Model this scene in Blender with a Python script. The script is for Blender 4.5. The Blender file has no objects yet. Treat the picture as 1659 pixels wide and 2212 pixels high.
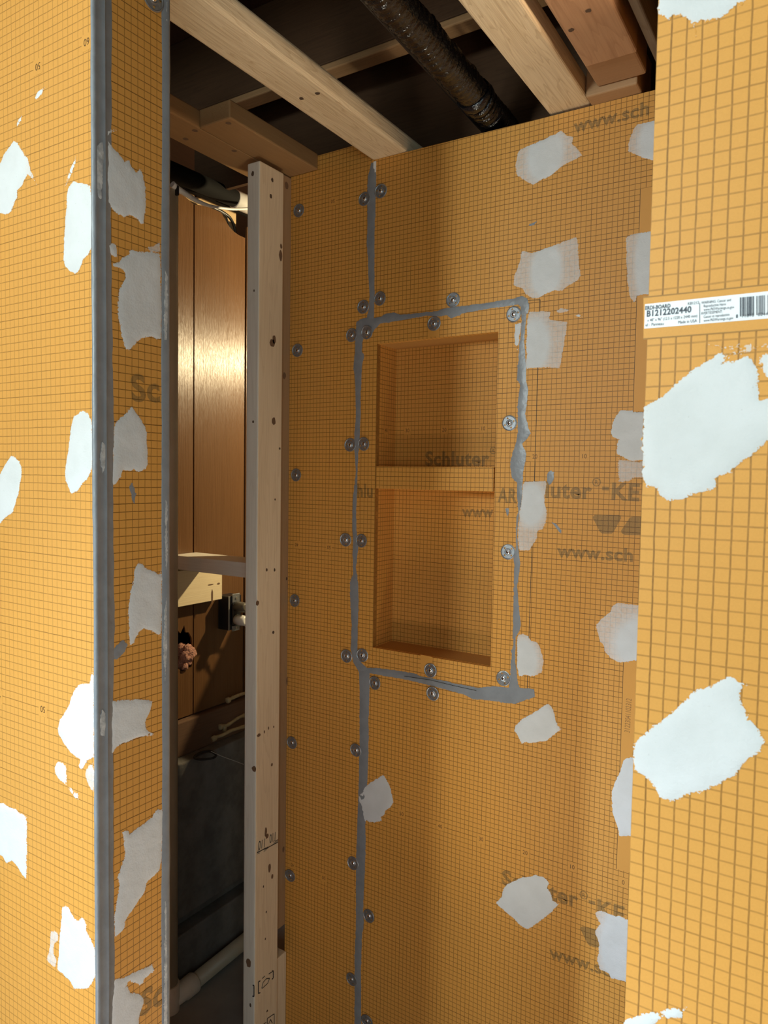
import bpy, bmesh, math, random
import numpy as np
from mathutils import Vector, Matrix, noise, geometry

S = bpy.context.scene
COL = S.collection

# ------------------------------------------------------------------ camera
CX, CY, F = 829.5, 1106.0, 1561.59
CAMZ = 1.45
RM = np.array([[0.8434880494, 0.5369330136, 0.0151937300],
               [0.0399658618, -0.0345260978, -0.9986043653],
               [-0.5356590710, 0.8429180788, -0.0505813414]])   # rows: right, down, forward
cam_d = bpy.data.cameras.new('camera')
cam = bpy.data.objects.new('camera', cam_d)
COL.objects.link(cam)
cam_d.sensor_fit = 'HORIZONTAL'
cam_d.sensor_width = 36.0
cam_d.lens = F / 1659.0 * 36.0
cam_d.clip_start = 0.02
cam_d.dof.use_dof = True
cam_d.dof.focus_distance = 1.35
cam_d.dof.aperture_fstop = 24.0
_m = Matrix.Identity(4)
for i in range(3):
    _m[i][0] = RM[0][i]; _m[i][1] = -RM[1][i]; _m[i][2] = -RM[2][i]
_m[2][3] = CAMZ
cam.matrix_world = _m
S.camera = cam

# ------------------------------------------------------------------ view, world, lights
S.view_settings.view_transform = 'Standard'
S.view_settings.look = 'None'
S.view_settings.gamma = 1.0
S.view_settings.use_curve_mapping = False
S.view_settings.exposure = 0.0
W = bpy.data.worlds.new('world'); S.world = W
W.use_nodes = True
W.node_tree.nodes['Background'].inputs[0].default_value = (0.85, 0.9, 1.0, 1)
W.node_tree.nodes['Background'].inputs[1].default_value = 0.0

def area(name, loc, target, size, power, color, size_y=None, spread=math.pi):
    d = bpy.data.lights.new(name, 'AREA')
    d.energy = power; d.color = color; d.size = size; d.spread = spread
    if size_y: d.shape = 'RECTANGLE'; d.size_y = size_y
    o = bpy.data.objects.new(name, d); COL.objects.link(o)
    o.location = loc
    o.rotation_euler = (Vector(target) - Vector(loc)).to_track_quat('-Z', 'Y').to_euler()
    return o

def bulb(name, loc, radius, power, color):
    d = bpy.data.lights.new(name, 'POINT')
    d.energy = power; d.color = color; d.shadow_soft_size = radius
    o = bpy.data.objects.new(name, d); COL.objects.link(o); o.location = loc
    return o

def spot(name, loc, target, ang, blend, radius, power, color):
    d = bpy.data.lights.new(name, 'SPOT')
    d.energy = power; d.color = color; d.shadow_soft_size = radius; d.spot_size = math.radians(ang); d.spot_blend = blend
    o = bpy.data.objects.new(name, d); COL.objects.link(o); o.location = loc
    o.rotation_euler = (Vector(target) - Vector(loc)).to_track_quat('-Z', 'Y').to_euler()
    return o
area('window_light', (-0.905, -0.97, 1.90), (-0.45, 1.38, 1.55), 0.30, 14.0, (0.85, 0.985, 0.98), 0.5)
area('room_lamp', (-0.81, -0.97, 1.86), (-0.45, 1.38, 1.55), 0.11, 10.5, (0.86, 0.98, 0.97), 0.30)
spot('sun_spot', (-1.68, -1.60, 2.05), (-0.50, 0.56, 0.72), 34, 1.0, 0.06, 270.0, (0.62, 0.82, 1.0))
spot('joist_edge_fill', (-0.05, 1.02, 2.09), (-0.83, 1.0, 2.18), 55, 1.0, 0.02, 5.0, (1.0, 0.76, 0.52))  # warm spot added to brighten the side edge of the left joist
bulb('utility_bulb', (-0.86, 2.28, 1.93), 0.025, 74.0, (1.0, 0.80, 0.46))
area('side_fill', (0.85, -1.10, 1.25), (-0.95, 1.25, 1.2), 0.8, 14.5, (0.66, 0.92, 1.0), 1.2)  # soft cool fill added from behind right, not a window
area('floor_fill', (-0.55, 0.98, 0.04), (-0.58, 1.0, 2.2), 0.2, 1.3, (1.0, 0.95, 0.75), None, math.radians(75))  # uplight added below the joists to brighten their undersides
area('low_fill', (-0.35, 0.05, 0.25), (-0.6, 1.0, 2.2), 0.25, 3.4, (1.0, 0.82, 0.74))

# ------------------------------------------------------------------ pixel rays onto the real planes of the room
def ray(x, y):
    return RM.T @ np.array([(x - CX) / F, (y - CY) / F, 1.0])
def on(x, y, axis, d):
    r = ray(x, y); t = d / r['XYZ'.index(axis)]
    return Vector((r[0] * t, r[1] * t, r[2] * t + CAMZ))
def onz(x, y, z):
    r = ray(x, y); t = (z - CAMZ) / r[2]
    return Vector((r[0] * t, r[1] * t, z))

YB, YF, XT = 1.38136, 0.54716, -0.75972
YN = 1.465
XN0, XN1 = -0.9025, -0.608
PL = {'B': ('Y', YB, (0, -1, 0)), 'L': ('Y', YF, (0, -1, 0)), 'R': ('Y', YF, (0, -1, 0)),
      'T': ('X', XT, (1, 0, 0)), 'N': ('Y', YN, (0, -1, 0)), 'S': ('X', XN0, (1, 0, 0)),
      'SH': ('Y', YB - 0.0005, (0, -1, 0)), 'P': ('X', -1.14, (1, 0, 0)), 'Q': ('Y', 1.25, (0, -1, 0))}
def pl(key, x, y):
    ax, d, n = PL[key]; p = on(x, y, ax, d)
    return (p.x, p.z) if ax == 'Y' else (p.y, p.z)
def to3(key, a, b, h=0.0):
    ax, d, n = PL[key]
    p = Vector((a, d, b)) if ax == 'Y' else Vector((d, a, b))
    return p + Vector(n) * h

# ------------------------------------------------------------------ materials
def mat(name):
    m = bpy.data.materials.new(name); m.use_nodes = True
    return m, m.node_tree, m.node_tree.nodes['Principled BSDF']
class NT:
    def __init__(s, nt): s.nt = nt
    def n(s, t, **kw):
        nd = s.nt.nodes.new(t)
        for k, v in kw.items(): setattr(nd, k, v)
        return nd
    def link(s, a, b): s.nt.links.new(a, b)
    def setin(s, sock, v):
        if hasattr(v, 'is_output'): s.link(v, sock)
        else: sock.default_value = v
    def math(s, op, a, b=0.0, c=None, clamp=False):
        nd = s.n('ShaderNodeMath', operation=op, use_clamp=clamp)
        s.setin(nd.inputs[0], a); s.setin(nd.inputs[1], b)
        if c is not None: s.setin(nd.inputs[2], c)
        return nd.outputs[0]
    def mix(s, f, a, b, blend='MIX'):
        nd = s.n('ShaderNodeMix', data_type='RGBA', blend_type=blend)
        s.setin(nd.inputs[0], f); s.setin(nd.inputs[6], a); s.setin(nd.inputs[7], b)
        return nd.outputs[2]
    def rng(s, v, a, b, c, d):
        nd = s.n('ShaderNodeMapRange', interpolation_type='SMOOTHSTEP')
        s.setin(nd.inputs[0], v)
        for i, x in enumerate((a, b, c, d)): s.setin(nd.inputs[i + 1], x)
        return nd.outputs[0]
    def noise(s, vec, scale, detail=2.0, rough=0.5):
        nd = s.n('ShaderNodeTexNoise')
        if vec is not None: s.link(vec, nd.inputs['Vector'])
        nd.inputs['Scale'].default_value = scale; nd.inputs['Detail'].default_value = detail
        nd.inputs['Roughness'].default_value = rough
        return nd.outputs['Fac']
    def pos(s): return s.n('ShaderNodeNewGeometry').outputs['Position']
    def scale(s, v, sc):
        nd = s.n('ShaderNodeVectorMath', operation='MULTIPLY'); s.link(v, nd.inputs[0]); nd.inputs[1].default_value = sc
        return nd.outputs[0]
    def bump(s, h, strength, dist, bsdf, normal=None):
        nd = s.n('ShaderNodeBump'); nd.inputs['Strength'].default_value = strength; nd.inputs['Distance'].default_value = dist
        s.link(h, nd.inputs['Height'])
        if normal is not None: s.link(normal, nd.inputs['Normal'])
        s.link(nd.outputs[0], bsdf.inputs['Normal']); return nd.outputs[0]
def rgb(r, g, b): return (r, g, b, 1.0)
ORANGE = rgb(0.74, 0.345, 0.066)

# printed grid of every board: horizontal axis, start, pitch, vertical start, pitch, line width (metres, world)
GRID = {'B': ('X', -0.3249, 0.009868, CAMZ - 0.7678, 0.010128, 0.0011),
        'W': ('X', -1.5274, 0.009868, CAMZ - 0.9842, 0.010128, 0.0011),
        'F': ('X', -0.5860, 0.00990, CAMZ - 0.0312, 0.01010, 0.0011),
        'N': ('X', pl('N', 1044.3, 925.5)[0], (pl('N', 1044.3, 925.5)[0] - pl('N', 880.3, 930)[0]) / 20, pl('N', 1044.3, 925.5)[1], 0.0102, 0.0011),
        'S': ('Y', 1.385, 0.0100, pl('N', 1044.3, 925.5)[1], 0.0102, 0.0011),
        'H': ('X', -0.6135, 0.00990, CAMZ - 0.0022, 0.01000, 0.0011),
        'L': ('X', -1.3616, 0.009892, CAMZ + 0.5009, 0.010145, 0.0010),
        'R': ('X', -0.1148, 0.010140, CAMZ - 0.0313, 0.009815, 0.0012),
        'R2': ('X', -0.1177, 0.010140, CAMZ - 0.0313, 0.009815, 0.0012),
        'T': ('Y', 0.5714, 0.009845, CAMZ - 0.0406, 0.01015, 0.0010)}

def board_colour(t, key, lines=True):
    pos = t.pos()
    n1 = t.noise(pos, 2.5, 2); n2 = t.noise(pos, 900.0, 1)
    col = t.mix(t.rng(n1, 0.3, 0.7, 0.0, 1.0), ORANGE, rgb(0.70, 0.335, 0.072))
    col = t.mix(t.math('MULTIPLY', n2, 0.22), col, rgb(0.42, 0.19, 0.035))
    if lines:
        ax, a0, pa, b0, pb, w = GRID[key]
        sep = t.n('ShaderNodeSeparateXYZ'); t.link(pos, sep.inputs[0])
        fac = None
        wob = t.math('MULTIPLY', t.math('SUBTRACT', t.noise(pos, 60.0, 2), 0.5), 0.0009)
        kv, kh = {'R': (0.62, 0.40), 'L': (0.44, 0.58), 'T': (0.62, 0.85)}.get(key, (0.70, 0.82))
        for comp, c0, p, k in ((ax, a0, pa, kv), ('Z', b0, pb, kh)):
            u = t.math('ADD', sep.outputs[comp], wob)
            u = t.math('DIVIDE', t.math('SUBTRACT', u, c0), p)
            d = t.math('ABSOLUTE', t.math('SUBTRACT', t.math('FRACT', t.math('ADD', u, 0.5)), 0.5))
            hw = w / p / 2
            ln = t.rng(d, hw * 0.55, hw * 1.45, k, 0.0)
            u5 = t.math('DIVIDE', u, 10.0)
            d5 = t.math('ABSOLUTE', t.math('SUBTRACT', t.math('FRACT', t.math('ADD', u5, 0.5)), 0.5))
            ln = t.math('MULTIPLY', ln, t.rng(d5, 0.03, 0.05, 1.22, 1.0))
            fac = ln if fac is None else t.math('MAXIMUM', fac, ln)
        fac = t.math('MULTIPLY', fac, t.rng(t.noise(pos, 250.0, 2), 0.25, 0.6, 0.8, 1.0), clamp=True)
        col = t.mix(fac, col, rgb(0.135, 0.052, 0.008))
    return col, pos

def board_finish(t, b, pos):
    b.inputs['Roughness'].default_value = 0.52
    b.inputs['Specular IOR Level'].default_value = 0.32
    t.bump(t.noise(pos, 1400.0, 2), 0.18, 0.0006, b)

MAT = {}
def board_mat(key, lines=True):
    k = 'board_' + key + ('' if lines else '_plain')
    if k not in MAT:
        m, nt, b = mat(k); t = NT(nt)
        col, pos = board_colour(t, key, lines)
        t.link(col, b.inputs['Base Color']); board_finish(t, b, pos); MAT[k] = m
    return MAT[k]
def print_mat(key, dark=0.55):
    k = 'print_' + key
    if k not in MAT:
        m, nt, b = mat(k); t = NT(nt)
        col, pos = board_colour(t, key)
        f = t.rng(t.noise(pos, 700.0, 2), 0.3, 0.7, 0.70, 0.92)
        col = t.mix(f, col, t.mix(1.0, col, rgb(0.42, 0.50, 0.75), 'MULTIPLY'))
        t.link(col, b.inputs['Base Color']); board_finish(t, b, pos); MAT[k] = m
    return MAT[k]
def plaster_mat(key):
    k = 'plaster_' + key
    if k not in MAT:
        m, nt, b = mat(k); t = NT(nt)
        col, pos = board_colour(t, key)
        at = t.n('ShaderNodeAttribute', attribute_name='thin').outputs['Fac']
        ae = t.n('ShaderNodeAttribute', attribute_name='edge').outputs['Fac']
        big = t.noise(pos, 26.0, 3); med = t.noise(pos, 160.0, 3, 0.6)
        pc = t.mix(t.rng(big, 0.3, 0.7, 0, 1), rgb(0.69, 0.69, 0.685), rgb(0.645, 0.645, 0.635))
        pit = t.rng(t.noise(pos, 420.0, 1), 0.20, 0.27, 0.30, 0.0)
        pc = t.mix(pit, pc, rgb(0.42, 0.40, 0.37))
        thin = t.math('MULTIPLY', at, t.rng(med, 0.25, 0.75, 0.22, 0.46))
        spk = t.noise(pos, 620.0, 3, 0.65)
        worn = t.rng(t.math('SUBTRACT', spk, t.math('MULTIPLY', ae, 0.62)), 0.40, 0.47, 0.0, 1.0)
        f = t.math('MAXIMUM', thin, worn)
        t.link(t.mix(f, pc, col), b.inputs['Base Color'])
        b.inputs['Roughness'].default_value = 0.85
        b.inputs['Specular IOR Level'].default_value = 0.2
        h = t.math('ADD', t.math('MULTIPLY', t.noise(pos, 90.0, 4, 0.6), 1.0), t.math('MULTIPLY', t.noise(pos, 520.0, 2), 0.25))
        t.bump(h, 0.20, 0.005, b); MAT[k] = m
    return MAT[k]
def simple(name, c, rough=0.6, metal=0.0, spec=0.5, bump=None, var=0.0, vscale=30.0, c2=None):
    if name in MAT: return MAT[name]
    m, nt, b = mat(name); t = NT(nt); pos = t.pos()
    if var or c2:
        cc = c2 or tuple(x * (1 - var) for x in c[:3]) + (1,)
        t.link(t.mix(t.rng(t.noise(pos, vscale, 4, 0.6), 0.3, 0.7, 0, 1), c, cc), b.inputs['Base Color'])
    else: b.inputs['Base Color'].default_value = c
    b.inputs['Roughness'].default_value = rough; b.inputs['Metallic'].default_value = metal
    b.inputs['Specular IOR Level'].default_value = spec
    if bump: t.bump(t.noise(pos, bump[0], 3), bump[1], bump[2], b)
    MAT[name] = m; return m
def wood(name, c1, c2, axis, rough=0.6, ring=14.0, grain=0.5, spec=0.3, dist=5.0, bump=0.25, aniso=0.0):
    if name in MAT: return MAT[name]
    m, nt, b = mat(name); t = NT(nt)
    tc = t.n('ShaderNodeTexCoord').outputs['Object']
    rnd = t.n('ShaderNodeObjectInfo').outputs['Random']
    add = t.n('ShaderNodeVectorMath', operation='ADD'); t.link(tc, add.inputs[0])
    cmb = t.n('ShaderNodeCombineXYZ')
    for i in range(3): t.link(t.math('MULTIPLY', rnd, 7.3 + 3 * i), cmb.inputs[i])
    t.link(cmb.outputs[0], add.inputs[1]); p = add.outputs[0]
    ai = 'XYZ'.index(axis)
    def sc(cross, lon):
        v = [cross] * 3; v[ai] = lon; return t.scale(p, v)
    fine = t.noise(sc(260.0, 6.0), 1.0, 4, 0.65)
    fig = t.noise(sc(16.0, 1.3), 1.0, 3, 0.55)
    rings = t.math('FRACT', t.math('MULTIPLY', fig, ring))
    rings = t.rng(rings, 0.55, 1.0, 0.0, 1.0)
    blot = t.noise(sc(7.0, 2.0), 1.0, 2)
    f = t.math('ADD', t.math('MULTIPLY', rings, 0.42 * grain), t.math('MULTIPLY', t.rng(fine, 0.35, 0.75, 0, 1), 0.5 * grain))
    f = t.math('ADD', f, t.math('MULTIPLY', t.rng(blot, 0.35, 0.7, 0, 1), 0.25), clamp=True)
    t.link(t.mix(f, c1, c2), b.inputs['Base Color'])
    b.inputs['Roughness'].default_value = rough; b.inputs['Specular IOR Level'].default_value = spec
    if aniso: 
        b.inputs['Anisotropic'].default_value = aniso
    t.bump(fine, bump, 0.002, b)
    MAT[name] = m; return m

M_SEAL = simple('grey_sealant', rgb(0.255, 0.268, 0.285), 0.36, spec=0.5, bump=(70.0, 0.25, 0.004), var=0.15, vscale=40.0)
M_SEALW = simple('pale_smear', rgb(0.60, 0.60, 0.59), 0.7, bump=(120.0, 0.4, 0.004), c2=rgb(0.33, 0.34, 0.35), vscale=90.0)
M_METAL = simple('galvanised_steel', rgb(0.36, 0.38, 0.40), 0.40, metal=0.75, c2=rgb(0.28, 0.30, 0.32), vscale=220.0)
M_SCREW = simple('bright_screw', rgb(0.82, 0.83, 0.84), 0.22, metal=1.0)
M_DARK = simple('dark_recess', rgb(0.012, 0.010, 0.009), 0.9)
M_KNOT = simple('wood_knot', rgb(0.17, 0.095, 0.05), 0.8)
M_HOLE = simple('nail_hole_shadow', rgb(0.10, 0.06, 0.035), 0.9)
M_INK = simple('black_ink', rgb(0.035, 0.030, 0.028), 0.8)
M_NUM = simple('brown_print', rgb(0.12, 0.050, 0.010), 0.6)
M_SERIAL = simple('faint_print', rgb(0.30, 0.135, 0.030), 0.6)
M_PINE = wood('new_pine', rgb(0.84, 0.69, 0.48), rgb(0.60, 0.44, 0.27), 'Z', 0.65)
M_PINEG = wood('grey_edged_pine', rgb(0.78, 0.74, 0.64), rgb(0.60, 0.55, 0.46), 'Z', 0.7)
M_PINEY = wood('joist_pine', rgb(0.88, 0.71, 0.47), rgb(0.56, 0.39, 0.215), 'Y', 0.5, ring=26.0, grain=0.85, bump=0.5)
M_OLDY = wood('old_brown_wood', rgb(0.52, 0.30, 0.165), rgb(0.36, 0.19, 0.10), 'Y', 0.7, grain=0.8)
M_PLATE = wood('amber_plate_wood', rgb(0.36, 0.205, 0.085), rgb(0.25, 0.13, 0.05), 'Y', 0.65, grain=0.35)
M_BLOCKX = wood('pale_block_wood', rgb(0.88, 0.82, 0.70), rgb(0.68, 0.60, 0.48), 'X', 0.65, grain=0.4)
M_GUSSET = wood('cream_pine', rgb(0.88, 0.73, 0.47), rgb(0.72, 0.55, 0.31), 'Y', 0.6, grain=0.3)
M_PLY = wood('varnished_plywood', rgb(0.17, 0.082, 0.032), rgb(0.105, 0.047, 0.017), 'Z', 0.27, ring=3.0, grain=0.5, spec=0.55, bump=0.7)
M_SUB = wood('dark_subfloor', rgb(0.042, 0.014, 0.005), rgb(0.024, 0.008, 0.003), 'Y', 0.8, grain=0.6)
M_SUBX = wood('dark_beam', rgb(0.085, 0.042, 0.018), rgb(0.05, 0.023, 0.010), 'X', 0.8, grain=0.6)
M_BATTEN = wood('amber_batten', rgb(0.40, 0.225, 0.10), rgb(0.27, 0.145, 0.06), 'X', 0.75, grain=0.6)
M_PVC = simple('ivory_pvc', rgb(0.56, 0.49, 0.36), 0.42, c2=rgb(0.50, 0.43, 0.30), vscale=9.0)
M_CONC = simple('dark_concrete', rgb(0.19, 0.18, 0.165), 0.9, c2=rgb(0.12, 0.112, 0.10), vscale=14.0, bump=(60.0, 0.5, 0.006))
M_DRYWALL = simple('primed_drywall', rgb(0.62, 0.60, 0.57), 0.85)
M_FLOOR = simple('floor_mortar', rgb(0.34, 0.32, 0.29), 0.85, var=0.2, vscale=8.0)
M_FOAM = simple('expanding_foam', rgb(0.47, 0.37, 0.20), 0.6, var=0.25, vscale=60.0)
M_PINK = simple('pink_insulation', rgb(0.72, 0.36, 0.26), 0.95, var=0.3, vscale=120.0, bump=(260.0, 0.9, 0.01))
M_BLACKFILM = simple('black_film', rgb(0.006, 0.006, 0.007), 0.12, spec=0.8, bump=(190.0, 0.5, 0.004))
M_BLACK = simple('black_plastic', rgb(0.010, 0.010, 0.012), 0.35)
M_GREYP = simple('grey_plastic', rgb(0.12, 0.105, 0.08), 0.45)
M_WHITEP = simple('white_plastic', rgb(0.80, 0.79, 0.76), 0.35)
M_IRON = simple('dark_pipe', rgb(0.005, 0.0048, 0.0045), 0.8, spec=0.12)
M_LABEL = simple('white_label', rgb(0.86, 0.88, 0.90), 0.4)

# ------------------------------------------------------------------ mesh helpers
def link_mesh(name, bm, mats, parent=None, smooth=False, origin=None):
    me = bpy.data.meshes.new(name)
    if origin is not None:
        bmesh.ops.translate(bm, verts=bm.verts, vec=-Vector(origin))
    bm.normal_update(); bm.to_mesh(me); bm.free()
    for m in (mats if isinstance(mats, (list, tuple)) else [mats]): me.materials.append(m)
    if smooth:
        for p in me.polygons: p.use_smooth = True
    o = bpy.data.objects.new(name, me); COL.objects.link(o)
    if parent is not None:
        o.parent = parent
        pw = parent_world(parent)
        o.location = (Vector(origin) if origin is not None else Vector((0, 0, 0))) - pw
    elif origin is not None: o.location = origin
    return o
def parent_world(p):
    v = Vector((0, 0, 0))
    while p is not None: v += p.location; p = p.parent
    return v
def tag(o, label=None, cat=None, group=None, kind=None):
    if label: o['label'] = label
    if cat: o['category'] = cat
    if group: o['group'] = group
    if kind: o['kind'] = kind
    return o
def empty(name, loc, label, cat, group=None):
    o = bpy.data.objects.new(name, None); COL.objects.link(o); o.location = loc
    o.empty_display_size = 0.02
    return tag(o, label, cat, group)
def add_box(bm, x0, x1, y0, y1, z0, z1, bev=0.0, mi=0, seg=2):
    vs = [bm.verts.new(c) for c in ((x0, y0, z0), (x1, y0, z0), (x1, y1, z0), (x0, y1, z0), (x0, y0, z1), (x1, y0, z1), (x1, y1, z1), (x0, y1, z1))]
    fs = [bm.faces.new([vs[i] for i in q]) for q in ((0, 3, 2, 1), (4, 5, 6, 7), (0, 1, 5, 4), (1, 2, 6, 5), (2, 3, 7, 6), (3, 0, 4, 7))]
    for f in fs: f.material_index = mi
    if bev:
        es = {e for f in fs for e in f.edges}
        bmesh.ops.bevel(bm, geom=list(es), offset=bev, segments=seg, affect='EDGES', profile=0.5)
    return bm
def boxmesh(*a, **k):
    bm = bmesh.new(); add_box(bm, *a, **k); return bm
def add_tube(bm, pts, rad, seg=12, mi=0, caps=True):
    pts = [Vector(p) for p in pts]; n = len(pts)
    rr = rad if hasattr(rad, '__len__') else [rad] * n
    rings = []; up = Vector((0.13, 0.27, 0.95))
    for i, p in enumerate(pts):
        d = (pts[min(i + 1, n - 1)] - pts[max(i - 1, 0)]).normalized()
        s_ = d.cross(up)
        if s_.length < 1e-3: s_ = d.cross(Vector((1, 0, 0)))
        s_.normalize(); w = d.cross(s_).normalized()
        rings.append([bm.verts.new(p + (s_ * math.cos(2 * math.pi * k / seg) + w * math.sin(2 * math.pi * k / seg)) * rr[i]) for k in range(seg)])
    for i in range(n - 1):
        for k in range(seg):
            f = bm.faces.new((rings[i][k], rings[i][(k + 1) % seg], rings[i + 1][(k + 1) % seg], rings[i + 1][k])); f.material_index = mi; f.smooth = True
    if caps:
        for r in (rings[0][::-1], rings[-1]):
            f = bm.faces.new(r); f.material_index = mi
    return bm
def spline(pts, n=8):
    pts = [Vector(p) for p in pts]; out = []
    P = [pts[0] * 2 - pts[1]] + pts + [pts[-1] * 2 - pts[-2]]
    for i in range(1, len(P) - 2):
        for k in range(n):
            t = k / n; a, b, c, d = P[i - 1], P[i], P[i + 1], P[i + 2]
            out.append(0.5 * ((2 * b) + (c - a) * t + (2 * a - 5 * b + 4 * c - d) * t * t + (3 * b - a - 3 * c + d) * t ** 3))
    out.append(pts[-1]); return out
def disc_on(bm, key, x, y, ra, rb, mi, h=0.0003, seg=12, rot=0.0, wob=0.25, seed=0):
    """a flat mark (knot, nail hole) belonging to a timber face, added to that timber's mesh"""
    a, b = pl(key, x, y); rnd = random.Random(seed + int(x * 7 + y * 13))
    vs = []
    for k in range(seg):
        t = 2 * math.pi * k / seg; q = 1 + wob * (rnd.random() - 0.5)
        u, v = ra * q * math.cos(t), rb * q * math.sin(t)
        vs.append(bm.verts.new(to3(key, a + u * math.cos(rot) - v * math.sin(rot), b + u * math.sin(rot) + v * math.cos(rot), h)))
    f = bm.faces.new(vs); f.material_index = mi

# ------------------------------------------------------------------ text
_TX = {}
def text_data(s, bold):
    if (s, bold) in _TX: return _TX[(s, bold)]
    cu = bpy.data.curves.new('tmp', 'FONT'); cu.body = s; cu.size = 1.0; cu.resolution_u = 4
    cu.offset = 0.030 if bold else 0.0
    if bold: cu.space_character = 1.06
    ob = bpy.data.objects.new('tmp', cu); COL.objects.link(ob)
    dg = bpy.context.evaluated_depsgraph_get(); dg.update()
    me = bpy.data.meshes.new_from_object(ob.evaluated_get(dg))
    V = [(v.co.x, v.co.y) for v in me.vertices]; Fc = [tuple(p.vertices) for p in me.polygons]
    bpy.data.objects.remove(ob); bpy.data.curves.remove(cu); bpy.data.meshes.remove(me)
    _TX[(s, bold)] = (V, Fc); return V, Fc
CAPH = max(v[1] for v in text_data('H', False)[0])
def add_text(bm, key, s, o2, ux, sx, sy, bold=False, h=0.0004, mi=0, anchor='l'):
    V, Fc = text_data(s, bold)
    if not V: return
    x0 = min(v[0] for v in V); x1 = max(v[0] for v in V)
    off = x0 if anchor == 'l' else (x0 + x1) / 2
    ux = Vector(ux).normalized(); uy = Vector((-ux.y, ux.x))
    vs = []
    for v in V:
        q = Vector(o2) + ux * ((v[0] - off) * sx) + uy * (v[1] * sy)
        vs.append(bm.verts.new(to3(key, q.x, q.y, h)))
    for f in Fc:
        try:
            fc = bm.faces.new([vs[i] for i in f]); fc.material_index = mi
        except ValueError: pass
def lettering(key, s, p0, p1, cap, m, parent, name='printed_lettering', bold=True, h=0.0003):
    a = Vector(pl(key, *p0)); b = Vector(pl(key, *p1)); V, _ = text_data(s, bold)
    w = max(v[0] for v in V) - min(v[0] for v in V)
    bm = bmesh.new(); add_text(bm, key, s, a, b - a, (b - a).length / w, cap / CAPH, bold, h)
    return link_mesh(name, bm, m, parent)
def number(key, s, c, parent, rot180=False, gkey=None, hgt=0.0082, box=True, fit=(0.0099, 0.0101)):
    a, b = pl(key, *c); bm = bmesh.new()
    if box:
        w, hh = fit[0] * 1.0 - 0.0004, fit[1] * 1.0 - 0.0004
        vs = [bm.verts.new(to3(key, a + dx * w, b + dz * hh, 0.0002)) for dx, dz in ((-1, -1), (1, -1), (1, 1), (-1, 1))]
        bm.faces.new(vs).material_index = 0
    sg = -1 if rot180 else 1
    add_text(bm, key, s, (a, b - sg * hgt / 2), (sg, 0), hgt / CAPH * 0.92, hgt / CAPH, False, 0.0004, 1, anchor='c')
    return link_mesh('printed_number', bm, [board_mat(gkey or key, False), M_NUM], parent)
def quad_px(key, pts, m, parent, name, h=0.0002):
    bm = bmesh.new(); bm.faces.new([bm.verts.new(to3(key, *pl(key, *p), h)) for p in pts])
    return link_mesh(name, bm, m, parent)
def line_px(key, pts, w, m, parent, name, h=0.0003):
    bm = bmesh.new()
    q = [Vector(pl(key, *p)) for p in pts]
    for a, b in zip(q[:-1], q[1:]):
        d = (b - a).normalized(); nrm = Vector((-d.y, d.x)) * (w / 2)
        bm.faces.new([bm.verts.new(to3(key, *c, h)) for c in (a - nrm, b - nrm, b + nrm, a + nrm)])
    return link_mesh(name, bm, m, parent)

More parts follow.
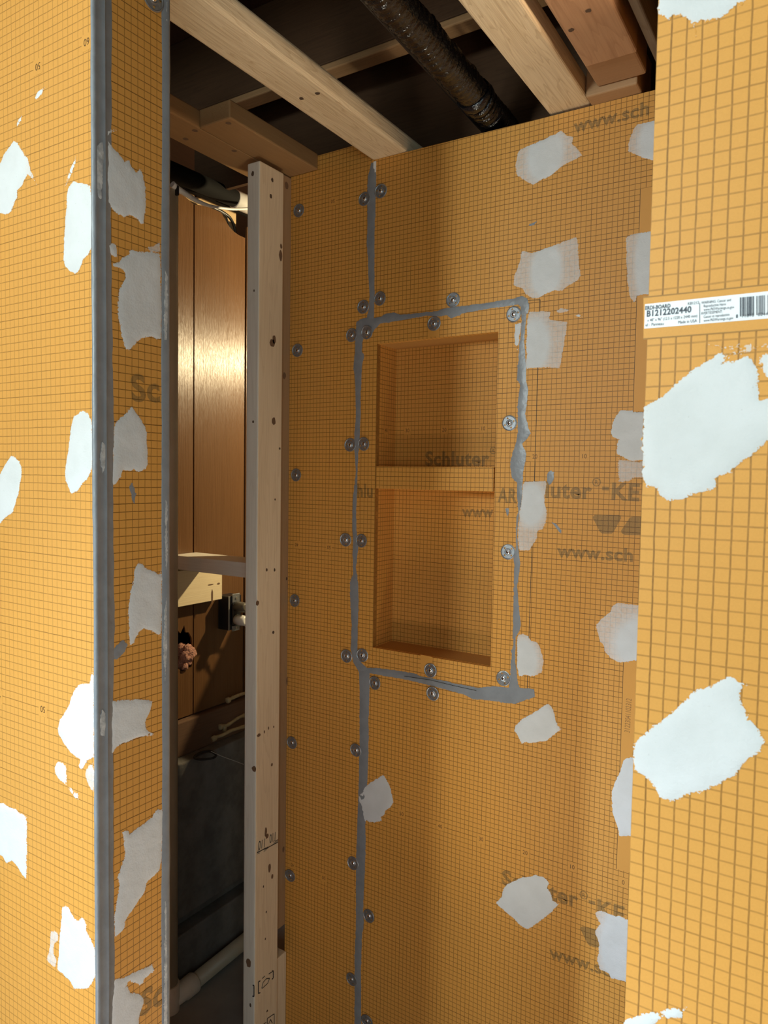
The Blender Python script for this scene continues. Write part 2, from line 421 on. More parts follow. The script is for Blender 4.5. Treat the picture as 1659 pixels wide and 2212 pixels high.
# ------------------------------------------------------------------ trowelled patches (plaster and sealant) with real thickness
def K(k, ox, oy, pts): return [(ox + x / k, oy + y / k) for x, y in pts]
def patch(name, key, px, label, cat, group=None, m=None, H=0.0012, rough=1.0, rag=0.0016, cores=None, base=0.0, seed=1, step=None, parent=None, gkey=None, ridge=0.0):
    rnd = random.Random(seed * 977 + len(px))
    poly = [Vector(pl(key, *p)) for p in px]
    area2 = sum(poly[i].x * poly[(i + 1) % len(poly)].y - poly[(i + 1) % len(poly)].x * poly[i].y for i in range(len(poly)))
    if area2 < 0: poly.reverse()
    size = max(max(p.x for p in poly) - min(p.x for p in poly), max(p.y for p in poly) - min(p.y for p in poly))
    st = 0.0016 if size < 0.2 else 0.0022
    out = []
    for i, p in enumerate(poly):
        q = poly[(i + 1) % len(poly)]; L = (q - p).length; n = max(1, int(L / st))
        d = (q - p) / max(L, 1e-9); nr = Vector((d.y, -d.x))
        for k in range(n):
            c = p.lerp(q, k / n); v = Vector((c.x * 90 + seed * 3.1, c.y * 90, seed * 1.7))
            amp = 0.0012 * rough * noise.noise(v) + 0.0011 * rough * noise.noise(v * 4.3)
            if rnd.random() < 0.10 * rough: amp += rnd.uniform(-0.001, 0.0016) * rough
            e = min(1.0, min(k, n - k) / 1.5 + 0.3)
            out.append(c + nr * amp * e)
    ctr = sum(out, Vector((0, 0))) / len(out)
    arr = np.array([[v.x, v.y] for v in out])
    nxt = np.roll(arr, -1, axis=0)
    step = step or (0.0042 if size < 0.2 else 0.007)
    xs = np.arange(arr[:, 0].min(), arr[:, 0].max(), step); ys = np.arange(arr[:, 1].min(), arr[:, 1].max(), step)
    inner = []
    for yy in ys:
        c = (arr[:, 1] > yy) != (nxt[:, 1] > yy)
        with np.errstate(divide='ignore', invalid='ignore'):
            xc = arr[:, 0] + (yy - arr[:, 1]) / (nxt[:, 1] - arr[:, 1]) * (nxt[:, 0] - arr[:, 0])
        cr = np.sort(xc[c])
        for xx in xs:
            x2 = xx + rnd.uniform(-.3, .3) * step
            if (np.searchsorted(cr, x2) % 2) == 1: inner.append((x2, yy + rnd.uniform(-.3, .3) * step * 0))
    def dist(p):
        ap = p - arr; ab = nxt - arr; L2 = (ab ** 2).sum(1) + 1e-12
        t = np.clip((ap * ab).sum(1) / L2, 0, 1)[:, None]
        return math.sqrt((((ap - ab * t) ** 2).sum(1)).min())
    inner = [p for p in inner if dist(np.array(p)) > 0.0011]
    n = len(out)
    # thin ring of extra points just inside the outline so the rim is rounded
    r = geometry.delaunay_2d_cdt(out + [Vector(p) for p in inner], [(i, (i + 1) % n) for i in range(n)], [], 1, 1e-7)
    V2, _, F2 = r[0], r[1], r[2]
    cz = [(Vector(pl(key, c[0], c[1])), c[2] * 0.001, c[3] * 0.001) for c in (cores or [])]
    hs, ed, th = [], [], []
    for v in V2:
        d = dist(np.array([v.x, v.y]))
        t = 0.0
        if cz:
            t = min(math.hypot((v.x - c.x) / ra, (v.y - c.y) / rb) for c, ra, rb in cz)
            t = min(1.0, max(0.0, (t - 0.75) / 0.35))
        hh = 0.00022 + (H - 0.00022) * (1 - math.exp(-d / 0.0022)) * (1 - 0.6 * t)
        hh += 0.35 * H * noise.noise(Vector((v.x * 70, v.y * 70, seed))) * min(1, d / 0.004)
        hs.append(max(0.00015, hh) + base); th.append(t); ed.append(min(1.0, d / max(rag, 1e-5)))
    o3 = to3(key, ctr.x, ctr.y, 0.0)
    me_v = [to3(key, v.x, v.y, hs[i]) - o3 for i, v in enumerate(V2)]
    faces = [tuple(f) for f in F2]
    # skirt
    cnt = {}
    for f in faces:
        for i in range(len(f)):
            e = (f[i], f[(i + 1) % len(f)]); cnt[tuple(sorted(e))] = cnt.get(tuple(sorted(e)), 0) + 1
    nb = {}
    for f in list(faces):
        for i in range(len(f)):
            a, b = f[i], f[(i + 1) % len(f)]
            if cnt[tuple(sorted((a, b)))] == 1:
                for k in (a, b):
                    if k not in nb:
                        nb[k] = (len(me_v), len(me_v) + 1); me_v.append(me_v[k].copy()); me_v.append(to3(key, V2[k].x, V2[k].y, min(base, 0.0) - 0.0002) - o3)
                        th.extend((th[k], th[k])); ed.extend((ed[k], ed[k]))
                faces.append((nb[b][0], nb[a][0], nb[a][1], nb[b][1]))
    me = bpy.data.meshes.new(name); me.from_pydata([tuple(v) for v in me_v], [], faces); me.update()
    for nm, arr_ in (('thin', th), ('edge', ed)):
        at = me.attributes.new(nm, 'FLOAT', 'POINT'); at.data.foreach_set('value', np.array(arr_, dtype=np.float32))
    for p in me.polygons: p.use_smooth = True
    me.materials.append(m or plaster_mat(gkey or key))
    o = bpy.data.objects.new(name, me); COL.objects.link(o)
    o.location = o3 if parent is None else o3 - parent_world(parent)
    if parent is not None: o.parent = parent
    elif label: tag(o, label, cat, group)
    return o

# ================================================================== SETTING
def struct(name, bm, mats, origin=None):
    o = link_mesh(name, bm, mats, origin=origin); o['kind'] = 'structure'; return o
struct('floor', boxmesh(-2.6, 1.7, -2.4, 3.4, -0.05, 0.0), M_FLOOR)
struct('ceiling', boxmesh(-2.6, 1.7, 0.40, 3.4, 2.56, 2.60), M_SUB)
struct('ceiling_front', boxmesh(-2.6, 1.7, -2.4, 0.40, 2.20, 2.24), M_DRYWALL)
struct('wall_room_right', boxmesh(1.6, 1.7, -2.4, 3.4, 0.0, 2.56), M_DRYWALL)
struct('wall_room_rear', boxmesh(-2.6, 1.7, -2.5, -2.4, 0.0, 2.3), M_DRYWALL)
struct('wall_room_left', boxmesh(-2.7, -2.6, -2.4, 0.547, 0.0, 2.3), M_DRYWALL)
struct('wall_far', boxmesh(-2.6, 1.7, 3.4, 3.5, 0.0, 2.56), M_CONC)
struct('wall_right', boxmesh(0.16, 0.185, 0.655, YB, 0.0, 2.15), board_mat('T'))
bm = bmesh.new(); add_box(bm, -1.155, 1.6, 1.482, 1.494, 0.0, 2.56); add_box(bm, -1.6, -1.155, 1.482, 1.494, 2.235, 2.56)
struct('wall_bulb_blocker', bm, M_SUBX)  # added screen keeping the utility bulb out of the ceiling cavity
struct('hidden_shade_stud', boxmesh(-1.385, -1.20, 1.50, 1.54, 0.0, 2.20), M_DRYWALL)  # unseen stud, widened to shade the drain pipe and the blocking
struct('low_shade_blocker', boxmesh(-1.50, -1.05, 1.76, 1.80, 0.0, 1.19), M_DRYWALL)  # unseen low panel added to keep bulb light off the concrete

# concrete foundation wall in the bay, with a recessed joint and a ledge
bm = bmesh.new()
add_box(bm, -1.72, -1.515, 0.66, 3.4, 0.205, 0.645, 0.004)
add_box(bm, -1.72, -1.56, 0.66, 3.4, 0.15, 0.205)
add_box(bm, -1.72, -1.515, 0.66, 3.4, 0.0, 0.155, 0.004)
struct('wall_left', bm, M_CONC)

# back wall: main board, narrow board, opening for the niche
FX0, FX1, FZ0, FZ1 = -0.945, -0.559, 1.007, 1.800
SEAM = -0.9185
def sloped(bm, x0, x1, y0, y1, z0, za, zb):
    n0 = len(bm.verts); add_box(bm, x0, x1, y0, y1, z0, za)
    bm.verts.ensure_lookup_table()
    for v in list(bm.verts)[n0:]:
        if abs(v.co.z - za) < 1e-6 and abs(v.co.x - x1) < 1e-6: v.co.z = zb
bm = bmesh.new()
sloped(bm, FX1, 0.16, YB, YB + 0.0125, 0.0, 2.1512, 2.143)
sloped(bm, SEAM, FX1, YB, YB + 0.0125, FZ1, 2.156, 2.1512)
add_box(bm, SEAM, FX1, YB, YB + 0.0125, 0.0, FZ0)
WB = struct('wall_back', bm, board_mat('B'))
bm = bmesh.new()
add_box(bm, -1.1585, FX0, YB, YB + 0.0125, 0.0, 2.200)
add_box(bm, FX0, SEAM, YB, YB + 0.0125, FZ1, 2.200)
add_box(bm, FX0, SEAM, YB, YB + 0.0125, 0.0, FZ0)
WBS = link_mesh('board_strip', bm, board_mat('W'), WB)
link_mesh('foam_edge', boxmesh(SEAM - 0.001, SEAM + 0.006, YB - 0.0008, YB + 0.01, 2.128, 2.152), simple('white_foam', rgb(0.8, 0.8, 0.78), 0.8), WB)

# front wall either side of the opening
bm = bmesh.new(); add_box(bm, -2.6, XT, YF, 0.658, 0.0, 2.15)
for f in bm.faces: f.material_index = 1 if f.normal.x > 0.9 or (f.calc_center_median().x > XT - 1e-4) else 0
WFL = struct('wall_front_left', bm, [board_mat('L'), board_mat('T')])
bm = bmesh.new(); add_box(bm, -0.1245, 1.6, YF, 0.658, 0.0, 2.15)
WFR = struct('wall_front_right', bm, board_mat('R'))

# ------------------------------------------------------------------ prints on the boards
pB = print_mat('B')
for s, c in (('50', (867.5, 1757.9)), ('40', (950.7, 1784.7)), ('30', (1039.3, 1812.4)), ('20', (1134.4, 1841.6)), ('10', (1236.5, 1872.7)), ('0', (1346.3, 1906.1)), ('20', (1155.5, 986.2)), ('10', (1262.7, 985.3))):
    number('B', s, c, WB)
for s, c in (('50', (719, 434.9)), ('40', (641.2, 1176.7)), ('50', (710.7, 1182.6)), ('40', (631.8, 1868.5)), ('50', (699.5, 1896.2)), ('60', (770.0, 1925.0))):
    number('B', s, c, WBS, True, 'W')
lettering('B', 'chluter', (1131, 1072.5), (1278, 1077), 0.0300, pB, WB)
lettering('B', '-', (1300, 1066), (1314.5, 1067), 0.0300, pB, WB)
lettering('B', 'KE', (1321, 1078.5), (1381, 1081.5), 0.0303, pB, WB)
lettering('B', 'www.sch', (1203, 1202), (1367, 1213), 0.0235, pB, WB)
lettering('B', 'www.sch', (1238.5, 287), (1402, 247), 0.0235, pB, WB)
lettering('B', 'Schluter', (1085, 1909.5), (1249, 1960.5), 0.0300, pB, WB)
lettering('B', '-', (1272, 1958), (1286, 1962), 0.0300, pB, WB)
lettering('B', 'KE', (1290, 1975), (1349, 1994), 0.0303, pB, WB)
lettering('B', 'www.sc', (1187, 2068), (1318, 2110), 0.0235, pB, WB)
def registered(c, r, m, parent, key='B'):
    a, b = pl(key, *c); bm = bmesh.new(); n = 28
    for k in range(n):
        t0, t1 = 2 * math.pi * k / n, 2 * math.pi * (k + 1) / n
        bm.faces.new([bm.verts.new(to3(key, a + q * math.cos(t), b + q * math.sin(t), 0.0003)) for q, t in ((r, t0), (r, t1), (r * 0.78, t1), (r * 0.78, t0))][::-1])
    add_text(bm, key, 'R', (a, b - r * 0.48), (1, 0), r * 1.25, r * 0.96 / CAPH, True, 0.0003, 0, 'c')
    return link_mesh('printed_lettering', bm, m, parent)
registered((1288.8, 1041.5), 0.0082, pB, WB); registered((1261, 1933.6), 0.0082, pB, WB)
def shape(key, px, m, parent, name='printed_logo', h=0.0003):
    bm = bmesh.new(); bm.faces.new([bm.verts.new(to3(key, *pl(key, *p), h)) for p in px][::-1]); return link_mesh(name, bm, m, parent)
shape('B', K(11.06, 1200, 960, [(890, 1750), (905, 1715), (940, 1682), (1520, 1690), (1560, 1715), (1568, 1760), (1395, 2085), (1340, 2130), (1120, 2130), (1065, 2095)]), pB, WB)
shape('B', K(5.53, 1100, 960, [(1337, 1030), (1430, 890), (1450, 870), (1490, 863), (1620, 866), (1640, 1085), (1380, 1080), (1345, 1062)]), pB, WB)
shape('B', K(5.53, 1100, 1700, [(850, 1695), (856, 1672), (880, 1664), (1150, 1725), (1180, 1745), (1080, 1920), (1010, 1912), (960, 1895), (935, 1870)]), pB, WB)
plainB = board_mat('B', False)
quad_px('B', [(1383.5, 408), (1430, 399), (1410, 890), (1367.5, 887)], plainB, WB, 'plain_margin')
quad_px('B', [(1347, 1425), (1400, 1432), (1385, 1890), (1331.5, 1877)], plainB, WB, 'plain_margin')
line_px('B', [(1383.5, 408), (1367.5, 887)], 0.0010, M_NUM, WB, 'margin_line'); line_px('B', [(1347, 1425), (1331.5, 1877)], 0.0010, M_NUM, WB, 'margin_line')
lettering('B', '31223041102312', (1360.5, 1583), (1364.5, 1510), 0.0100, M_SERIAL, WB, bold=False)
line_px('B', [(1140, 649), (1167, 647.5), (1155.5, 1000), (1144.5, 1320), (1139, 1492)], 0.0011, M_INK, WB, 'pencil_line')

pT = print_mat('T'); pL = print_mat('L')
lettering('T', 'Sc', (284.5, 865), (346, 867.5), 0.0315, pT, WFL)
lettering('T', 'Sc', (300, 2197), (352.5, 2165), 0.0315, pT, WFL)
a, b = pl('T', 349.5, 2037)
number('T', '20', (352.3, 2035.3), WFL)
for s, c in (('60', (187.3, 90.8)), ('50', (82.2, 143.9)), ('50', (92.8, 1532)), ('40', (-3.0, 1504.5)), ('60', (198.9, 1565.5))):
    number('L', s, c, WFL, True)

# plain printed band, and the paper label, on the right-hand board
quad_px('R', K(5.946, 1380, 560, [(60, 492), (1700, 322), (1700, 900), (60, 1024)]), board_mat('R', False), WFR, 'plain_margin')
for p in ([(60, 492), (1700, 322)], [(60, 1024), (1700, 900)]):
    line_px('R', K(5.946, 1380, 560, p), 0.0009, simple('soft_line', rgb(0.36, 0.17, 0.03), 0.6), WFR, 'margin_line')
LB = K(5.946, 1380, 560, [(82, 580), (1900, 388), (1900, 742), (72, 893)])
bm = bmesh.new()
q = [to3('R', *pl('R', *p), 0.0006) for p in LB]; q0 = [to3('R', *pl('R', *p), 0.0) for p in LB]
vs = [bm.verts.new(p) for p in q]; v0 = [bm.verts.new(p) for p in q0]
bm.faces.new(vs[::-1])
for i in range(4): bm.faces.new((vs[i], vs[(i + 1) % 4], v0[(i + 1) % 4], v0[i]))
LBL = link_mesh('barcode_label', bm, M_LABEL, origin=q[0])
tag(LBL, 'white paper label with product number and barcode on the right-hand board', 'label')
M_LTXT = simple('label_ink', rgb(0.06, 0.07, 0.09), 0.6)
def ltext(s, p0, p1, cap, bold=False, clipw=True):
    P0, P1 = K(5.946, 1380, 560, [p0, p1])
    lettering('R', s, P0, P1, cap * 0.62, M_LTXT, LBL, bold=bold, h=0.0009)
ltext('ERDI-BOARD', (85, 655), (408, 622), 0.0042, True)
ltext('B1212202440', (104, 740), (676, 682), 0.0066, True)
ltext('x 48" x 96" (12.5 x 1220 x 2440 mm)', (112, 805), (752, 746), 0.0032)
ltext('el - Panneau', (88, 866), (322, 846), 0.0034)
ltext('Made in USA', (508, 832), (748, 810), 0.0034)
ltext('KB1212', (632, 590), (775, 576), 0.0030)
for s, p0, p1 in (('WARNING: Cancer and', (805, 578), (1185, 540)), ('Reproductive Harm', (835, 622), (1120, 594)), ('www.P65Warnings.ca.gov', (835, 668), (1225, 632)), ('AVERTISSEMENT:', (800, 716), (1075, 690)), ('Cancer et reproduction', (835, 760), (1165, 728)), ('www.P65Warnings.ca.gov', (835, 808), (1215, 772))):
    ltext(s, p0, p1, 0.0029)
line_px('R', K(5.946, 1380, 560, [(784, 565), (784, 820)]), 0.0004, M_LTXT, LBL, 'printed_rule', 0.0009)
rnd = random.Random(5); bm = bmesh.new(); x = 1300
while x < 1880:
    wd = rnd.choice((5, 5, 9, 14, 18)); gp = rnd.choice((5, 7, 10, 14))
    yt = 494 - (x - 1300) * 0.096; yb = 738 - (x - 1300) * 0.085
    if not (1470 < x < 1495 or 1625 < x < 1645):
        bm.faces.new([bm.verts.new(to3('R', *pl('R', *p), 0.0009)) for p in K(5.946, 1380, 560, [(x, yt), (x, yb), (x + wd, yb), (x + wd, yt)])])
    x += wd + gp
link_mesh('printed_barcode', bm, M_LTXT, LBL)
ltext('8', (1248, 757), (1275, 754), 0.0036, True)
ltext('11818', (1330, 752), (1480, 738), 0.0034)
ltext('02440', (1530, 735), (1690, 720), 0.0034)

# ================================================================== NICHE
NI = empty('shower_niche', (-0.755, YB, FZ0), 'orange gridded shower niche with one shelf recessed in the back wall', 'niche')
OX0, OX1, OZ0, OZ1 = XN0, XN1, CAMZ - 0.397, CAMZ + 0.2965
bm = bmesh.new(); e = 0.0004
for b_ in ((FX0, OX0, FZ0, FZ1), (OX1, FX1, FZ0, FZ1), (OX0, OX1, OZ1, FZ1), (OX0, OX1, FZ0, OZ0)):
    add_box(bm, b_[0], b_[1], YB - e, YB + 0.0125, b_[2], b_[3])
FL = link_mesh('flange', bm, board_mat('F'), NI, origin=(-0.755, YB, FZ0))
NB = link_mesh('back_panel', boxmesh(OX0 - 0.01, OX1 + 0.01, YN, YN + 0.012, OZ0 - 0.01, OZ1 + 0.01), board_mat('N'), NI, origin=(-0.755, YN, OZ0))
link_mesh('side_panel', boxmesh(OX0 - 0.012, OX0, YB + 0.0125, YN, OZ0 - 0.01, OZ1 + 0.01), board_mat('S'), NI, origin=(OX0, YB, OZ0))
SR = link_mesh('side_panel', boxmesh(OX1, OX1 + 0.012, YB + 0.0125, YN, OZ0 - 0.01, OZ1 + 0.01), board_mat('S'), NI, origin=(OX1, YB, OZ0))
M_FOAMCORE = simple('orange_foam_edge', rgb(0.50, 0.235, 0.05), 0.8, bump=(500.0, 0.6, 0.002))
link_mesh('top_panel', boxmesh(OX0, OX1, YB + 0.0125, YN, OZ1, OZ1 + 0.01), M_FOAMCORE, NI, origin=(-0.755, YB, OZ1))
link_mesh('bottom_panel', boxmesh(OX0, OX1, YB + 0.0125, YN, OZ0 - 0.01, OZ0), M_FOAMCORE, NI, origin=(-0.755, YB, OZ0))
SHF = link_mesh('shelf', boxmesh(OX0 + 0.0005, OX1 - 0.0035, YB + 0.0006, YN, CAMZ - 0.0300, CAMZ + 0.0202, 0.0006), board_mat('H'), NI, origin=(-0.755, YB, CAMZ))
pN = print_mat('N'); pF = print_mat('F')
lettering('N', 'Schluter', (918.7, 1005), (1057, 1005.6), 0.0305, pN, NB)
registered((1065.5, 973), 0.0080, pN, NB, 'N')
lettering('N', 'www', (998, 1115.8), (1066, 1117.2), 0.0235, pN, NB)
for s, c in (('10', (1044.3, 925.5)), ('20', (959.9, 928.2)), ('30', (880.3, 930.0))): number('N', s, c, NB)
number('S', '40', (834, 929.5), NI, gkey='S')
lettering('B', 'hlu', (772, 1073), (805.5, 1074), 0.0290, pF, FL, h=0.0008)
lettering('B', 'AR', (1075, 1084), (1117, 1086), 0.0275, pF, FL, h=0.0008)
quad_px('B', [(925, 684), (949, 681), (949, 726), (925, 729)], board_mat('F', False), FL, 'plain_margin', 0.0007)
quad_px('B', [(909, 1414), (934, 1419), (934, 1456), (909, 1452)], board_mat('F', False), FL, 'plain_margin', 0.0007)

# ================================================================== TIMBER
def lumber(name, label, cat, x0, x1, y0, y1, z0, z1, m, group=None, marks=(), bev=0.003, extra=None):
    org = Vector(((x0 + x1) / 2, (y0 + y1) / 2, z0)); bm = bmesh.new()
    add_box(bm, x0, x1, y0, y1, z0, z1, bev)
    for mk in marks: disc_on(bm, *mk)
    mats = [m, M_KNOT, M_HOLE]
    if extra: mats.append(extra[1]); extra[0](bm)
    o = link_mesh(name, bm, mats, origin=org)
    return tag(o, label, cat, group)
PL['CX'] = ('X', -1.1565, (1, 0, 0)); PL['GX'] = ('X', -1.538, (1, 0, 0)); PL['NX'] = ('X', -1.076, (1, 0, 0))
def zdisc(bm, x, y, z, ra, rb, mi, seed=0):
    p = onz(x, y, z); r = random.Random(seed + int(x)); vs = []
    for k in range(10):
        t = 2 * math.pi * k / 10; q = 1 + 0.3 * (r.random() - .5)
        vs.append(bm.verts.new((p.x + ra * q * math.cos(t), p.y + rb * q * math.sin(t), z - 0.0003)))
    bm.faces.new(vs[::-1]).material_index = mi
# tall stud: grey edge towards the camera, clean face towards the shower
def greyface(bm):
    for f in bm.faces:
        if f.normal.y < -0.7 and f.material_index == 0: f.material_index = 3
marks = [('P', 606, 552, .006, .013, 1), ('P', 607, 532, .004, .006, 1), ('P', 588, 741, .009, .009, 1), ('P', 592, 733, .006, .010, 1), ('P', 591, 910, .007, .009, 1), ('P', 594, 1079, .0025, .0025, 2),
         ('P', 576, 1231, .003, .004, 2), ('P', 593, 1231, .003, .004, 2), ('P', 590, 1366, .004, .004, 2), ('P', 556, 1303, .0055, .006, 1), ('P', 559, 1588, .006, .004, 1), ('P', 571, 1581, .002, .004, 1), ('P', 580, 1573, .002, .004, 1), ('P', 591, 1570, .002, .003, 1),
         ('P', 587, 1652, .0035, .004, 1), ('P', 574, 1798, .004, .012, 1), ('P', 577, 1806, .005, .006, 1), ('P', 582, 1875, .005, .011, 1), ('P', 588, 1893, .004, .006, 1), ('P', 569, 1915, .002, .003, 2), ('P', 573, 2028, .002, .003, 2), ('P', 575, 1970, .0022, .003, 2),
         ('P', 588, 389, .004, .005, 2), ('P', 585, 424, .004, .005, 2), ('P', 604, 969, .003, .003, 2), ('P', 577, 2184, .003, .003, 2),
         ('Q', 546, 375, .004, .006, 2), ('Q', 549, 628, .002, .003, 2), ('Q', 547, 911, .003, .003, 2), ('Q', 549, 1661, .007, .007, 1), ('Q', 537, 2080, .008, .011, 1), ('Q', 541, 2171, .003, .005, 2)]
bm_extra = (lambda bm: (bm.normal_update(), greyface(bm)), M_PINEG)
ST = lumber('wall_stud', 'tall pale pine stud with knots and ink stamps beside the back-wall corner', 'stud', -1.178, -1.14, 1.25, 1.3335, 0.0, 2.155, M_PINE, 'open wall studs', marks, 0.003, bm_extra)
for s, p0, p1, cap in (('011', (557, 1837), (571, 1830), .021), ('011', (582, 1822), (594, 1815), .021), ('SPF', (569, 1840), (578, 1836), .008), ('SPF', (590, 1824), (600, 1820), .008), ('KD', (556, 1846), (561, 1843), .010)):
    lettering('P', s, p0, p1, cap, M_INK, ST, 'ink_stamp', False, 0.0006)
line_px('P', [(555, 1842), (570, 1834), (578, 1831), (600, 1819)], 0.002, M_INK, ST, 'ink_stamp', 0.0006)
for p in ([(545.5, 2152), (549, 2152), (549, 2128), (546, 2128.5)],): line_px('Q', p, 0.003, M_INK, ST, 'ink_stamp', 0.0006)
line_px('P', [(562, 2144), (558, 2146), (558, 2120), (562, 2119)], 0.003, M_INK, ST, 'ink_stamp', 0.0006)
line_px('P', [(587, 2115), (590, 2113), (590, 2097), (587, 2098)], 0.003, M_INK, ST, 'ink_stamp', 0.0006)
for p in ([(565, 2135), (568, 2122), (575, 2114), (582, 2113), (578, 2124), (566, 2135)], [(566, 2114), (572, 2108)], [(580, 2104), (588, 2099)], [(577, 2200), (592, 2190), (592, 2212), (577, 2222), (577, 2200)], [(565, 2215), (575, 2208)], [(580, 2212), (584, 2202), (588, 2210)]):
    line_px('P', p, 0.002, M_INK, ST, 'ink_stamp', 0.0006)
cm = [('CX', 619, 401, .007, .009, 1), ('CX', 614, 812, .006, .008, 1), ('CX', 619, 1250, .003, .004, 2), ('CX', 622, 1470, .006, .012, 1), ('CX', 612, 1835, .004, .008, 1)]
lumber('wall_stud', 'narrow brown stud strip squeezed between the pale stud and the back board', 'stud', -1.196, -1.1565, 1.336, YB - 0.0005, 0.305, 2.163, wood('brown_pine', rgb(0.40, 0.25, 0.13), rgb(0.28, 0.16, 0.075), 'Z', 0.65, grain=0.4), 'open wall studs', cm, 0.002)
lumber('wood_block', 'short pale board end at the foot of the back-wall corner', 'block', -1.200, -1.152, 1.340, YB - 0.0005, 0.0, 0.235, M_PINE, None, (), 0.002)
bm0 = bmesh.new()
PLT = lumber('top_plate', 'amber timber plate running overhead at the left above the studs', 'plate', -1.250, -1.163, 0.66, YB + 0.06, 2.166, 2.204, M_PLATE)
NL = lumber('ceiling_nailer', 'short amber nailer with a sunlit end fixed beside the overhead plate', 'nailer', -1.1625, -1.076, 1.090, YB - 0.001, 2.166, 2.204, M_PLATE)
for (x, y), z in (((421, 282), 2.166), ((401, 300), 2.166), ((506, 326), 2.166), ((493, 266), 2.166)):
    bmx = bmesh.new(); zdisc(bmx, x, y, z, .006, .006, 0)
    link_mesh('knot', bmx, M_KNOT, NL if x == 493 else PLT)
J1 = lumber('ceiling_joist', 'long pale joist crossing the middle left of the opening overhead', 'joist', -0.924, -0.833, 0.50, 1.478, 2.156, 2.194, M_PINEY, 'overhead joists', (), 0.006)
J2 = lumber('ceiling_joist', 'pale grainy joist overhead right of the black duct', 'joist', -0.513, -0.432, 0.50, 1.478, 2.155, 2.193, M_PINEY, 'overhead joists', (), 0.004)
J3 = lumber('ceiling_joist', 'old reddish brown joist overhead at the far right', 'joist', -0.405, -0.318, 0.50, 1.262, 2.156, 2.330, M_OLDY, 'overhead joists', (), 0.004)
lumber('wood_block', 'brown block butted against the end of the old reddish joist', 'block', -0.408, -0.322, 1.264, 1.345, 2.161, 2.26, wood('reddish_block', rgb(0.40, 0.225, 0.115), rgb(0.28, 0.145, 0.07), 'X', 0.7, grain=0.3), None, (), 0.004)
lumber('wood_block', 'small tan block on top of the back board below the old joist', 'block', -0.430, -0.338, 1.346, 1.45, 2.150, 2.235, wood('tan_block', rgb(0.47, 0.28, 0.14), rgb(0.36, 0.20, 0.095), 'X', 0.7, grain=0.3), None, (), 0.003)
for o, pts in ((J1, [(651, 213), (686, 202)]), (J2, [(1076, 73), (1112, 63), (1243, 194)]), (J3, [(1234, 65), (1271, 23)])):
    for x, y in pts:
        bmx = bmesh.new(); zdisc(bmx, x, y, 2.1555, .0045, .0045, 0)
        link_mesh('nail_hole', bmx, M_HOLE, o)
lumber('ceiling_batten', 'dark weathered board edge standing beside the old reddish joist', 'board', -0.305, -0.290, 0.50, 1.40, 2.17, 2.40, wood('grey_board', rgb(0.22, 0.17, 0.12), rgb(0.13, 0.09, 0.06), 'Y', 0.85, grain=0.7))
lumber('ceiling_batten', 'purplish brown board overhead nearest the right-hand panel', 'board', -0.265, -0.235, 0.50, 1.40, 2.20, 2.40, wood('purple_board', rgb(0.17, 0.10, 0.085), rgb(0.10, 0.06, 0.05), 'Y', 0.8, grain=0.5))
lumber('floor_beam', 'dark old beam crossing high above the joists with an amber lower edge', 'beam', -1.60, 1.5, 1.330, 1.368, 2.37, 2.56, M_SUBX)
lumber('edge_batten', 'thin amber strip along the bottom of the high dark beam', 'batten', -1.60, 1.5, 1.330, 1.372, 2.354, 2.3695, M_BATTEN)
# blocking and gusset inside the bay
BK = lumber('wall_blocking', 'horizontal grey pine block spanning the stud bay halfway up', 'block', -1.569, -1.203, 1.370, 1.462, CAMZ - 0.2685, CAMZ - 0.2295, M_BLOCKX, None, (), 0.002)
gm = [('GX', 455, 1263, .012, .002, 1), ('GX', 472, 1261, .006, .003, 1), ('GX', 458, 1288, .004, .022, 1)]
lumber('gusset_board', 'cream pine board end in bright light under the grey block', 'board', -1.569, -1.538, 1.30, 1.535, CAMZ - 0.372, CAMZ - 0.272, M_GUSSET, None, gm, 0.001)

# plywood lining with a torn hole and a cut corner
def sheet(name, label, outline, holes, x, th, m):
    loops = [[Vector((p[0], p[1], 0)) for p in outline]] + [[Vector((p[0], p[1], 0)) for p in h] for h in holes]
    flat = [p for l in loops for p in l]; tris = geometry.tessellate_polygon(loops)
    org = Vector((x, sum(p.x for p in loops[0]) / len(loops[0]), min(p.y for p in loops[0])))
    bm = bmesh.new()
    A = [bm.verts.new((x, p.x, p.y)) for p in flat]; Bv = [bm.verts.new((x - th, p.x, p.y)) for p in flat]
    for t in tris:
        for vs, rev in ((A, False), (Bv, True)):
            q = [vs[i] for i in t]
            f = bm.faces.new(q); f.normal_update()
            if (f.normal.x < 0) != rev: f.normal_flip()
    i0 = 0
    for l in loops:
        n = len(l)
        for i in range(n):
            a, b = i0 + i, i0 + (i + 1) % n
            try: bm.faces.new((A[a], A[b], Bv[b], Bv[a]))
            except ValueError: pass
        i0 += n
    bmesh.ops.recalc_face_normals(bm, faces=bm.faces)
    o = link_mesh(name, bm, m, origin=org)
    return tag(o, label, 'panel', 'plywood lining of the stud bay')
XP = -1.57
PL['PX'] = ('X', XP, (1, 0, 0))
def pp(*pts): return [pl('PX', *p) for p in pts]
zb = CAMZ - 0.70
jy = pl('PX', 418.5, 900)[0]
hole = pp((382, 1360), (390, 1368), (398, 1350), (401, 1366), (408, 1366), (414, 1378), (420, 1392), (421.5, 1400), (420, 1406), (419, 1425), (414, 1440), (405, 1447), (392, 1450), (380, 1440), (376, 1400))
hole = [(min(a, jy - 0.004), b) for a, b in hole]
topA = pp((386, 409), (400, 425), (418, 441))
sheet('plywood_panel', 'narrow varnished plywood strip left of the dark joint with a torn hole', [(1.0, zb), (jy - 0.0025, zb)] + [(jy - 0.0025, topA[-1][1])] + [topA[1], topA[0], (1.0, topA[0][1])], [hole], XP, 0.006, M_PLY)
